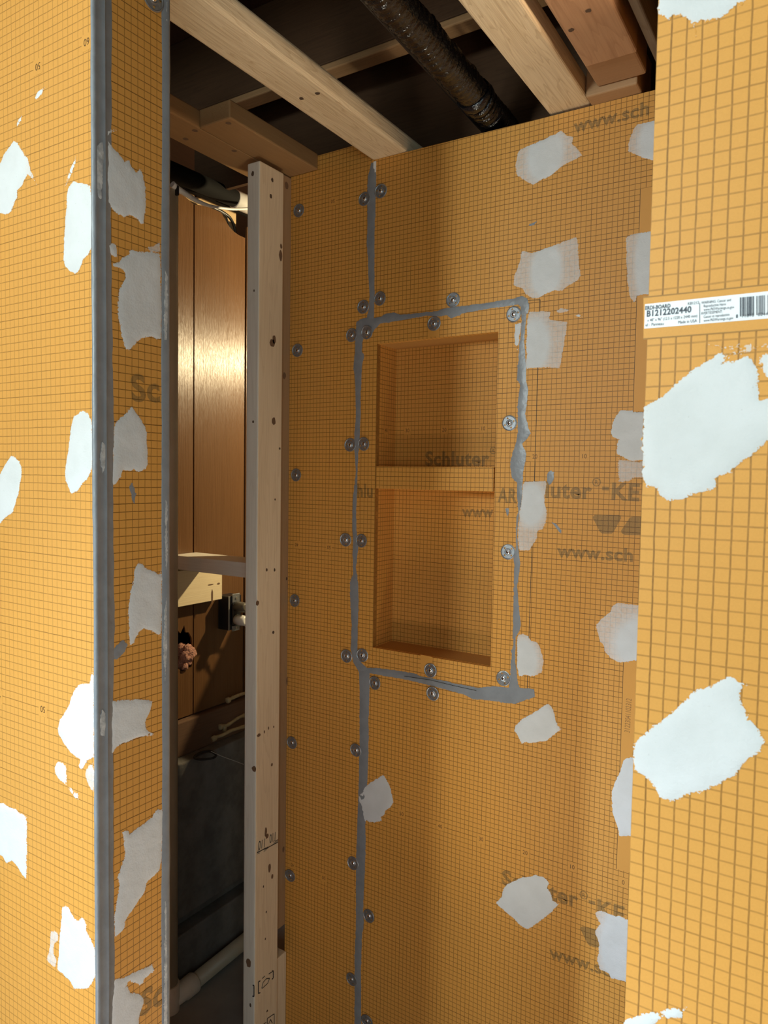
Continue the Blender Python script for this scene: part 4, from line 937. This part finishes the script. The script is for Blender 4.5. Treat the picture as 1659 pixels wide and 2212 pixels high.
# ================================================================== PLASTER PATCHES
GL, GT, GB, GR = 'plaster patches left of the jamb', 'plaster patches on the jamb side', 'plaster patches on the back board', 'plaster patches on the right-hand board'
DATA = [
 # key, group, cores, rag, outline, label
 ('L', GL, [(5, 400, 70, 110)], .0014, K(3.95, 0, 0, [(-120, 1480), (0, 1395), (40, 1310), (125, 1192), (165, 1240), (210, 1315), (235, 1340), (262, 1450), (318, 1580), (280, 1525), (235, 1490), (215, 1530), (195, 1580), (150, 1625), (148, 1690), (125, 1730), (100, 1800), (70, 1830), (0, 1820), (-120, 1800)]), 'white pointed plaster patch at the upper left edge of the left board'),
 ('L', GL, None, .0012, [(149, 402), (158, 392), (172, 395), (196, 400), (199, 440), (200, 530), (190, 552), (180, 560), (172, 585), (163, 593), (152, 587), (140, 575), (137, 560), (141, 480), (145, 420)], 'tall white plaster patch beside the upper jamb bead on the left board'),
 ('L', GL, None, .0012, [(165, 335), (164, 352), (157, 372), (140, 405), (146, 385), (155, 358)], 'thin white sliver of plaster above the tall left patch'),
 ('L', GL, None, .0012, [(48, 250), (46, 262), (38, 275), (34, 270), (40, 258)], 'small white fleck above the pointed patch on the left board'),
 ('L', GL, None, .0018, [(97, 187), (91, 203), (80, 217), (74, 211), (82, 198)], 'highest white fleck below the printed number on the left board'),
 ('L', GL, [(175, 980, 45, 130)], .0010, K(5.53, 0, 800, [(880, 545), (920, 525), (965, 490), (1000, 480), (1050, 510), (1080, 570), (1108, 650), (1112, 900), (1108, 1180), (1060, 1270), (1010, 1340), (960, 1390), (920, 1460), (885, 1465), (860, 1490), (835, 1450), (800, 1350), (780, 1250), (785, 1150), (810, 1000), (835, 780), (865, 600)]), 'tall oval white plaster patch beside the middle of the jamb bead'),
 ('L', GL, None, .0012, K(5.53, 0, 800, [(-120, 1330), (0, 1240), (60, 1130), (135, 1020), (180, 1035), (240, 1090), (260, 1180), (255, 1280), (235, 1380), (225, 1480), (185, 1590), (150, 1700), (80, 1750), (30, 1800), (0, 1835), (-120, 1870)]), 'white plaster patch cut by the left edge at mid height'),
 ('L', GL, [(165, 1575, 52, 100)], .0024, K(5.53, 0, 1400, [(905, 480), (940, 440), (990, 420), (1070, 425), (1085, 330), (1112, 240), (1122, 260), (1125, 420), (1125, 1310), (1080, 1325), (1040, 1350), (1000, 1430), (975, 1450), (940, 1410), (960, 1330), (900, 1290), (840, 1240), (780, 1160), (740, 1090), (700, 1030), (690, 960), (710, 870), (770, 770), (820, 690), (850, 600), (880, 520)]), 'large rounded white plaster patch beside the lower jamb bead'),
 ('L', GL, None, .0050, K(5.53, 0, 1400, [(690, 1350), (740, 1360), (790, 1420), (800, 1550), (800, 1640), (720, 1580), (660, 1500), (655, 1440)]), 'speckled scrap of plaster under the large rounded left patch'),
 ('L', GL, None, .0040, K(5.53, 0, 1400, [(815, 1660), (850, 1660), (900, 1720), (940, 1740), (935, 1810), (890, 1780), (840, 1710)]), 'lowest small speckled streak under the large rounded left patch'),
 ('L', GL, [(300, 1690, 10, 10)], .0016, K(5.53, 0, 1400, [(1060, 1400), (1122, 1370), (1128, 1725), (1100, 1710), (1060, 1640), (1020, 1520), (1030, 1450)]), 'thin see-through plaster skim touching the lower jamb bead'),
 ('L', GL, None, .0012, [(-30, 1728), (0, 1736), (8, 1733), (18, 1742), (33, 1747), (38, 1752), (58, 1763), (59, 1800), (58, 1900), (49, 1891), (33, 1866), (25, 1859), (14, 1866), (6, 1850), (0, 1847), (-30, 1845)], 'bright white plaster patch at the left edge near the bottom'),
 ('L', GL, [(170, 2060, 60, 110)], .0016, K(5.53, 0, 1812, [(745, 820), (780, 795), (830, 820), (850, 880), (890, 950), (945, 985), (970, 930), (1000, 950), (1035, 1020), (1040, 1110), (1090, 1200), (1130, 1300), (1150, 1440), (1145, 1560), (1145, 1620), (1115, 1700), (1060, 1780), (1000, 1790), (930, 1790), (885, 1810), (860, 1740), (820, 1680), (750, 1610), (685, 1560), (695, 1450), (710, 1250), (725, 1050), (740, 930)]), 'lowest white plaster patch on the left board beside the jamb'),
 ('L', GL, [(0, 0, 10, 10)], .0030, K(5.53, 0, 1812, [(605, 1110), (640, 1090), (690, 1130), (700, 1200), (650, 1260), (640, 1370), (680, 1440), (672, 1545), (620, 1510), (545, 1440), (580, 1370), (600, 1250)]), 'faint dragged plaster smear just left of the lowest left patch'),
 ('T', GT, None, .0016, K(3.95, 0, 0, [(905, 1085), (1000, 1110), (950, 1135), (925, 1190), (960, 1260), (1020, 1320), (1060, 1385), (1100, 1360), (1115, 1410), (1160, 1470), (1200, 1425), (1215, 1480), (1235, 1560), (1242, 1650), (1240, 1780), (1225, 1900), (1210, 1920), (1170, 1870), (1100, 1830), (1060, 1860), (1000, 1830), (950, 1770), (905, 1760), (900, 1500), (905, 1250)]), 'uppermost large plaster patch on the jamb side'),
 ('T', GT, None, .0014, K(4.423, 180, 500, [(330, 290), (370, 245), (435, 220), (440, 175), (480, 180), (560, 190), (650, 185), (735, 215), (745, 600), (745, 1020), (700, 1030), (640, 1005), (580, 1015), (520, 1050), (475, 1090), (440, 1140), (410, 1130), (385, 1070), (360, 990), (340, 850), (325, 690), (335, 580), (380, 490), (405, 440), (390, 380), (345, 350), (290, 340), (275, 310)]), 'large bell shaped plaster patch above the printed letters on the jamb'),
 ('T', GT, None, .0016, K(4.423, 180, 500, [(222, 125), (310, 110), (320, 170), (325, 260), (290, 240), (250, 200)]), 'small plaster scrap at the upper left of the bell shaped patch'),
 ('T', GT, [(0, 0, 5, 5)], .0030, K(4.423, 180, 500, [(600, 165), (735, 100), (738, 212), (640, 185)]), 'scraped plaster corner at the upper right of the bell shaped patch'),
 ('T', GT, None, .0018, [(248, 914), (270, 893), (284, 877), (293, 889), (307, 912), (315, 925), (317, 941), (319, 1000), (314, 1015), (305, 1018), (299, 1021), (290, 1014), (279, 1018), (266, 1015), (258, 1034), (250, 1045), (241, 1050), (242, 1000), (244, 960), (245, 930)], 'leaf shaped plaster patch below the printed letters on the jamb'),
 ('T', GT, None, .0018, [(295, 1220), (300, 1216), (308, 1218), (312, 1225), (323, 1231), (336, 1236), (344, 1239), (349, 1220), (350, 1254), (350, 1340), (346, 1375), (325, 1362), (310, 1358), (300, 1365), (288, 1390), (280, 1396), (278, 1375), (277, 1340), (277, 1313), (281, 1281), (286, 1259), (289, 1248), (290, 1234)], 'slanted plaster patch at mid height against the rear jamb strip'),
 ('T', GT, None, .0014, [(240, 1514), (253, 1513), (300, 1510), (330, 1514), (324, 1540), (313, 1560), (316, 1575), (335, 1588), (312, 1590), (300, 1592), (280, 1600), (262, 1607), (248, 1618), (241, 1632), (238, 1640), (238, 1600), (237, 1560)], 'wedge shaped plaster patch on the jamb pointing right'),
 ('T', GT, None, .0024, [(263, 1798), (273, 1792), (282, 1800), (288, 1795), (303, 1784), (315, 1776), (327, 1766), (332, 1756), (340, 1747), (351, 1749), (351, 1806), (350, 1840), (345, 1880), (328, 1895), (318, 1905), (312, 1930), (299, 1946), (284, 1969), (271, 1989), (269, 2007), (247, 2027), (246, 1989), (253, 1939), (258, 1913), (253, 1897), (262, 1870), (269, 1848), (268, 1817)], 'long ragged plaster patch tapering down the lower jamb'),
 ('T', GT, None, .0016, K(9.217, 195, 1972, [(440, 1340), (640, 1280), (740, 1250), (850, 1190), (1000, 1130), (1150, 1060), (1290, 990), (1240, 1050), (1300, 1110), (1260, 1180), (1150, 1260), (1080, 1310), (1070, 1380), (980, 1440), (900, 1400), (830, 1390), (800, 1340), (740, 1390), (715, 1460), (770, 1530), (800, 1590), (960, 1610), (1060, 1700), (1060, 1800), (1020, 1900), (990, 2000), (965, 2100), (960, 2350), (395, 2350), (400, 2000), (400, 1780), (425, 1600), (455, 1480), (435, 1390)]), 'hooked plaster patch at the foot of the jamb in view'),
 ('B', GB, [(1178, 335, 42, 60)], .0016, K(2.476, 780, 0, [(835, 830), (850, 800), (920, 770), (1000, 735), (1075, 698), (1100, 725), (1135, 728), (1130, 770), (1160, 800), (1185, 832), (1150, 850), (1110, 870), (1075, 890), (1045, 915), (1010, 945), (960, 965), (920, 990), (880, 970), (830, 935), (826, 880)]), 'topmost plaster patch on the back wall under the printed web address'),
 ('B', GB, [(1425, 300, 42, 60)], .0016, K(5.53, 1120, 220, [(1310, 520), (1330, 430), (1380, 320), (1420, 270), (1620, 225), (1700, 220), (1700, 700), (1600, 700), (1520, 680), (1440, 650), (1360, 620), (1310, 590)]), 'plaster patch high on the back wall cut off by the right-hand board'),
 ('B', GB, [(1180, 585, 36, 60)], .0016, [(1127, 544), (1134, 541), (1149, 547), (1174, 538), (1207, 526), (1245, 511), (1250, 531), (1251, 573), (1254, 596), (1247, 607), (1225, 619), (1214, 629), (1198, 627), (1174, 638), (1162, 644), (1151, 645), (1136, 636), (1128, 623), (1111, 617), (1110, 600), (1119, 575), (1124, 560)], 'square plaster patch above the top right corner of the niche'),
 ('B', GB, [(1400, 560, 26, 90)], .0016, [(1352, 513), (1365, 506), (1402, 500), (1430, 500), (1430, 640), (1396, 636), (1377, 639), (1371, 655), (1361, 645), (1355, 608), (1353, 563)], 'upright plaster patch behind the right-hand board above its label'),
 ('B', GB, [(1155, 745, 36, 60)], .0016, K(4.737, 900, 600, [(1128, 430), (1150, 350), (1290, 340), (1370, 350), (1360, 420), (1450, 445), (1540, 450), (1530, 560), (1500, 720), (1480, 860), (1460, 930), (1380, 920), (1230, 920), (1128, 935), (1118, 900), (1132, 780), (1122, 740), (1122, 650), (1126, 560)]), 'square plaster patch right of the sealant at the niche top corner'),
 ('B', GB, None, .0020, K(4.737, 900, 600, [(1005, 480), (1075, 445), (1062, 560), (1042, 700), (1036, 780), (1010, 700), (1000, 600)]), 'narrow plaster sliver left of the sealant at the niche top corner'),
 ('B', GB, [(0, 0, 5, 5)], .0030, K(4.737, 900, 600, [(1400, 335), (1480, 310), (1570, 330), (1540, 352), (1460, 365)]), 'faint plaster scratch right of the niche top corner'),
 ('B', GB, None, .0030, K(4.737, 900, 600, [(1615, 380), (1655, 372), (1720, 405), (1660, 408)]), 'tiny white fleck farthest right of the niche top corner'),
 ('B', GB, None, .0016, K(3.16, 1200, 500, [(375, 1370), (400, 1280), (440, 1222), (500, 1222), (600, 1235), (660, 1235), (660, 1560), (590, 1560), (520, 1570), (470, 1550), (420, 1520), (420, 1450), (435, 1420), (390, 1400)]), 'plaster patch behind the right-hand board above the printed brand name'),
 ('B', GB, [(0, 0, 5, 5)], .0090, K(3.16, 1200, 500, [(425, 1550), (570, 1572), (640, 1570), (640, 1690), (540, 1680), (500, 1710), (430, 1710)]), 'scraped speckled plaster right above the printed brand name'),
 ('B', GB, [(1148, 1090, 32, 50)], .0018, K(5.53, 1100, 960, [(160, 480), (180, 445), (300, 440), (440, 435), (450, 470), (440, 540), (420, 640), (430, 720), (450, 800), (440, 930), (400, 1010), (340, 1040), (330, 1130), (280, 1210), (240, 1270), (118, 1265), (106, 1200), (106, 980), (124, 880), (118, 820), (144, 700), (158, 560)]), 'tall plaster patch covering part of the printed brand name'),
 ('B', GB, [(1390, 1395, 60, 60)], .0020, K(5.53, 1100, 1340, [(1040, 49), (1100, -21), (1200, -91), (1240, -181), (1310, -211), (1500, -186), (1640, -186), (1640, 500), (1490, 480), (1400, 500), (1300, 500), (1210, 450), (1140, 370), (1130, 310), (1085, 260), (1060, 170), (1045, 100)]), 'angular plaster patch behind the right-hand board below the web address'),
 ('B', GB, [(1132, 1425, 34, 50)], .0024, K(5.53, 1100, 1340, [(95, 230), (105, 170), (160, 155), (230, 190), (260, 240), (330, 260), (360, 300), (400, 420), (410, 500), (390, 620), (330, 660), (250, 670), (190, 655), (150, 670), (118, 670), (100, 600), (90, 540), (92, 430), (94, 330)]), 'rounded plaster patch above the bottom right corner of the niche'),
 ('B', GB, [(1155, 1565, 60, 60)], .0020, K(5.53, 1100, 1340, [(60, 1320), (80, 1250), (160, 1170), (280, 1110), (370, 1050), (430, 1010), (470, 995), (520, 1050), (545, 1120), (555, 1200), (575, 1250), (625, 1300), (560, 1350), (500, 1400), (450, 1440), (350, 1450), (250, 1470), (200, 1450), (150, 1480), (120, 1420), (90, 1360)]), 'plaster patch just below the bottom right corner of the niche'),
 ('B', GB, None, .0014, [(789, 1698), (809, 1685), (828, 1673), (836, 1685), (843, 1700), (848, 1720), (850, 1734), (842, 1745), (833, 1751), (831, 1760), (823, 1765), (826, 1774), (817, 1775), (808, 1777), (797, 1776), (792, 1771), (788, 1776), (781, 1760), (779, 1743), (775, 1727), (774, 1714)], 'plaster patch straddling the grey seam below the niche'),
 ('B', GB, None, .0026, [(1348, 1640), (1362, 1635), (1390, 1640), (1390, 1806), (1355, 1806), (1337, 1805), (1335, 1789), (1330, 1776), (1322, 1754), (1321, 1714), (1320, 1712), (1324, 1701), (1333, 1678), (1340, 1662)], 'long narrow plaster patch peeping out behind the right-hand board'),
 ('B', GB, None, .0016, K(3.687, 1000, 1750, [(260, 740), (310, 690), (320, 630), (350, 590), (420, 560), (470, 535), (540, 530), (580, 515), (640, 530), (690, 580), (670, 620), (700, 660), (715, 720), (765, 745), (720, 800), (650, 860), (580, 910), (510, 952), (460, 920), (400, 860), (330, 800)]), 'diamond shaped plaster patch over the lower printed brand name'),
 ('B', GB, [(1345, 2050, 50, 100)], .0030, [(1286, 1971), (1295, 1966), (1308, 1970), (1326, 1977), (1340, 1979), (1352, 1985), (1390, 1990), (1390, 2128), (1348, 2120), (1320, 2113), (1314, 2103), (1296, 2094), (1290, 2075), (1294, 2040), (1285, 2010), (1297, 1995), (1288, 1980)], 'bright plaster patch low on the back wall covering the printed logo'),
 ('R', GR, None, .0014, K(5.946, 1380, 0, [(250, -120), (245, 170), (330, 220), (390, 270), (430, 200), (520, 190), (570, 210), (640, 260), (700, 350), (725, 480), (750, 470), (730, 370), (720, 290), (800, 260), (920, 250), (1030, 240), (1100, 200), (1200, 110), (1270, 40), (1330, 70), (1350, 20), (1500, -120)]), 'white plaster patch at the top of the right-hand board'),
 ('R', GR, None, .0014, K(3.16, 1200, 500, [(603, 1205), (660, 1170), (740, 1110), (830, 1030), (930, 950), (1020, 890), (1080, 850), (1130, 825), (1190, 850), (1130, 900), (1250, 870), (1320, 850), (1350, 900), (1390, 970), (1400, 1150), (1450, 1140), (1550, 1150), (1550, 1400), (1440, 1430), (1360, 1510), (1260, 1590), (1180, 1650), (1090, 1690), (1105, 1750), (980, 1780), (860, 1830), (780, 1840), (710, 1800), (690, 1760), (615, 1750), (588, 1660), (596, 1400)]), 'largest white plaster patch just under the label on the right-hand board'),
 ('R', GR, None, .0020, K(3.16, 1200, 500, [(1385, 850), (1440, 830), (1550, 830), (1550, 1050), (1450, 1010), (1405, 930)]), 'white plaster bit at the right edge beside the largest patch'),
 ('R', GR, [(0, 0, 5, 5)], .0040, K(3.16, 1200, 500, [(1040, 772), (1200, 788), (1290, 780), (1330, 760), (1345, 778), (1450, 768), (1560, 760), (1560, 785), (1400, 792), (1320, 830), (1190, 845), (1180, 832), (1260, 815), (1290, 800), (1180, 800)]), 'scratchy dragged plaster streak between the label and the largest patch'),
 ('R', GR, None, .0016, K(2.185, 1200, 1200, [(365, 890), (400, 850), (490, 790), (590, 700), (660, 640), (740, 610), (815, 570), (860, 590), (915, 605), (880, 630), (875, 680), (910, 760), (960, 810), (990, 870), (970, 930), (900, 970), (860, 1030), (780, 1080), (700, 1110), (640, 1120), (580, 1150), (540, 1160), (490, 1140), (460, 1090), (420, 1040), (372, 1015), (362, 960)]), 'slanted white plaster patch on the lower half of the right-hand board'),
 ('R', GR, None, .0016, K(5.0426, 1330, 1780, [(90, 2178), (105, 2140), (200, 2090), (300, 2060), (450, 2050), (600, 2010), (780, 1990), (740, 2040), (720, 2110), (600, 2100), (480, 2130), (420, 2178), (420, 2300), (85, 2300)]), 'white plaster patch at the very bottom of the right-hand board'),
]
for i, (key, grp, cores, rag, px, lab) in enumerate(DATA):
    patch('plaster_patch', key, px, lab, 'plaster', grp, None, 0.0016 if key in 'R' else 0.0013, 1.0, rag, cores, 0.0, 100 + i)
# pale skims left on top of the jamb beads
for i, (px, lab) in enumerate(((K(3.95, 0, 0, [(822, 1250), (868, 1218), (878, 1300), (872, 1500), (856, 1700), (835, 1680), (818, 1600), (808, 1400)]), 'pale skim over the upper part of the jamb corner bead'),
                               ([(219, 955), (226, 963), (226, 1010), (221, 1022), (216, 1005), (215, 985)], 'half moon pale skim on the middle of the jamb corner bead'),
                               ([(219, 1532), (226, 1540), (226, 1590), (217, 1588), (215, 1560)], 'pale skim low on the jamb corner bead'))):
    patch('pale_skim', 'T', px, lab, 'plaster', 'pale skims on the jamb bead', M_SEALW, 0.0006, 1.0, 0.0, None, 0.0013, 300 + i)
for i, px in enumerate(([(355, 585), (361, 600), (361, 660), (358, 735), (354, 735), (353, 650)], [(356, 1080), (361, 1090), (361, 1190), (357, 1230), (355, 1180)], [(353, 1320), (358, 1290), (360, 1400), (355, 1470), (352, 1420)], [(355, 1945), (359, 1960), (360, 2090), (359, 2212), (353, 2212), (354, 2050)], [(358, 10), (362, 0), (362, 55), (360, 68)])):
    lab = ('pale skim beside the bell shaped patch on the rear jamb strip', 'slim pale skim at mid height on the rear jamb strip', 'lumpy pale skim beside the slanted patch on the rear jamb strip', 'long pale skim at the foot of the rear jamb strip', 'pale skim at the very top of the rear jamb strip')[i]
    patch('pale_skim', 'T', px, lab, 'plaster', 'pale skims on the rear jamb strip', M_SEALW, 0.0007, 1.2, 0.0, None, 0.0017, 320 + i)

# ================================================================== SCREW WASHERS
def washer_mesh():
    R_ = 0.0158; th = 0.0009; n = 40
    outer = [Vector((R_ * math.cos(2 * math.pi * k / n), R_ * math.sin(2 * math.pi * k / n), 0)) for k in range(n)]
    holes = []
    for q in range(4):
        a = math.pi / 2 * q
        for tri in ([(0.0088, -0.0026), (0.0130, 0.0), (0.0088, 0.0026)],):
            holes.append([Vector((x * math.cos(a) - y * math.sin(a), x * math.sin(a) + y * math.cos(a), 0)) for x, y in tri])
    inner = []
    loops = [outer] + holes; flat = [p for l in loops for p in l]
    bm = bmesh.new()
    A = [bm.verts.new((p.x, p.y, th)) for p in flat]; B_ = [bm.verts.new((p.x, p.y, 0.0)) for p in flat]
    for t in geometry.tessellate_polygon(loops):
        f = bm.faces.new([A[i] for i in t]); f.normal_update()
        if f.normal.z < 0: f.normal_flip()
    i0 = 0
    for l in loops:
        for i in range(len(l)):
            bm.faces.new((A[i0 + i], A[i0 + (i + 1) % len(l)], B_[i0 + (i + 1) % len(l)], B_[i0 + i]))
        i0 += len(l)
    # raised rim and pressed centre cup
    for r0, r1, z0, z1 in ((0.0158, 0.0144, 0.0009, 0.0015), (0.0144, 0.0134, 0.0015, 0.0009), (0.0074, 0.0060, 0.0009, 0.0016), (0.0060, 0.0044, 0.0016, 0.0010)):
        ra = [bm.verts.new((r0 * math.cos(2 * math.pi * k / n), r0 * math.sin(2 * math.pi * k / n), z0)) for k in range(n)]
        rb = [bm.verts.new((r1 * math.cos(2 * math.pi * k / n), r1 * math.sin(2 * math.pi * k / n), z1)) for k in range(n)]
        for k in range(n):
            f = bm.faces.new((ra[k], ra[(k + 1) % n], rb[(k + 1) % n], rb[k])); f.smooth = True
    me = bpy.data.meshes.new('washer_plate'); bm.to_mesh(me); bm.free(); me.materials.append(M_METAL); return me
def screw_mesh():
    bm = bmesh.new(); n = 24; prof = [(0.0046, 0.0009), (0.0045, 0.0018), (0.0036, 0.0026), (0.0018, 0.0031), (0.0, 0.0033)]
    rings = [[bm.verts.new((r * math.cos(2 * math.pi * k / n), r * math.sin(2 * math.pi * k / n), z)) for k in range(n)] for r, z in prof[:-1]]
    top = bm.verts.new((0, 0, prof[-1][1]))
    for a, b in zip(rings[:-1], rings[1:]):
        for k in range(n): bm.faces.new((a[k], a[(k + 1) % n], b[(k + 1) % n], b[k])).smooth = True
    for k in range(n): bm.faces.new((rings[-1][k], rings[-1][(k + 1) % n], top)).smooth = True
    me = bpy.data.meshes.new('screw_head'); bm.to_mesh(me); bm.free(); me.materials.append(M_SCREW); return me
def cross_mesh():
    bm = bmesh.new()
    for w, h in ((0.0021, 0.0005), (0.0005, 0.0021)): add_box(bm, -w, w, -h, h, 0.0027, 0.00345)
    me = bpy.data.meshes.new('cross_recess'); bm.to_mesh(me); bm.free(); me.materials.append(M_DARK); return me
WSH = [((823, 413), 'metal washer just right of the vertical seam near the ceiling'), ((788, 430), 'metal washer just left of the vertical seam near the ceiling'),
       ((821, 645), 'metal washer right of the vertical seam just above the niche'), ((785, 663), 'metal washer left of the vertical seam just above the niche'),
       ((760, 724), 'washer left of the sealant at the top left corner of the niche'), ((793, 718), 'washer half buried in sealant at the top left corner of the niche'),
       ((979, 648), 'washer just above the sealant along the niche top'), ((938, 699), 'washer on the niche flange just below the top sealant'),
       ((1110, 679), 'washer at the top right corner of the niche flange'), ((1101, 914), 'bright washer on the right niche flange level with the printed scale'),
       ((757, 961), 'washer left of the left niche sealant at shelf height'), ((786, 959), 'washer on the left niche flange at shelf height'),
       ((747, 1166), 'washer left of the left niche sealant beside the lower compartment'), ((781, 1168), 'washer on the left niche flange beside the lower compartment'),
       ((1098, 1192), 'bright washer on the right niche flange beside the lower compartment'), ((749, 1417), 'washer left of the sealant at the bottom left corner of the niche'),
       ((783, 1415), 'washer on the flange at the bottom left corner of the niche'), ((930, 1448), 'washer on the niche flange just above the bottom sealant'),
       ((1088, 1465), 'washer at the bottom right corner of the niche flange'), ((810, 1475), 'washer under the bottom left corner of the niche right of the seam'),
       ((935, 1498), 'washer just under the sealant along the niche bottom'), ((769, 1620), 'washer left of the lower seam above the plaster patch'),
       ((763, 1864), 'washer left of the lower seam below the plaster patch'), ((797, 1978), 'washer right of the lower seam below the plaster patch'),
       ((760, 2115), 'lowest washer left of the lower seam'), ((793, 2205), 'washer right of the seam at the bottom edge of the picture'),
       ((646, 455), 'topmost washer in the left column beside the studs'), ((643, 757), 'second washer down in the left column beside the studs'),
       ((640, 1026), 'third washer down in the left column beside the studs'), ((637, 1297), 'fourth washer down in the left column beside the studs'),
       ((631, 1604), 'fifth washer down in the left column beside the studs'), ((627, 1891), 'lowest washer in the left column beside the studs'),
       ((330, -4), 'dark washer at the very top of the left jamb side')]
wm, sm, xm = washer_mesh(), screw_mesh(), cross_mesh()
proto = bpy.data.objects.new('screw_washer', None); COL.objects.link(proto); proto.empty_display_size = 0.01
pa = bpy.data.objects.new('washer_plate', wm); COL.objects.link(pa); pa.parent = proto
sc = bpy.data.objects.new('screw_head', sm); COL.objects.link(sc); sc.parent = proto
xr = bpy.data.objects.new('cross_recess', xm); COL.objects.link(xr); xr.parent = sc
rnd = random.Random(17)
for i, (c, lab) in enumerate(WSH):
    key = 'T' if i == len(WSH) - 1 else 'B'
    if i == 0: o, kids = proto, None
    else:
        o = proto.copy(); COL.objects.link(o)
        for ch in (pa, sc):
            d = ch.copy(); COL.objects.link(d); d.parent = o
            if ch is sc:
                g2 = xr.copy(); COL.objects.link(g2); g2.parent = d
    o.location = to3(key, *pl(key, *c), 0.0007)
    nrm = Vector(PL[key][2]); qr = nrm.to_track_quat('Z', 'Y')
    tilt = Matrix.Rotation(rnd.uniform(-.07, .07), 3, 'X') @ Matrix.Rotation(rnd.uniform(-.07, .07), 3, 'Y') @ Matrix.Rotation(rnd.uniform(0, 6.28), 3, 'Z')
    o.rotation_euler = (qr.to_matrix() @ tilt).to_euler()
    tag(o, lab, 'washer', 'screw washers on the boards')
bpy.context.view_layer.update()
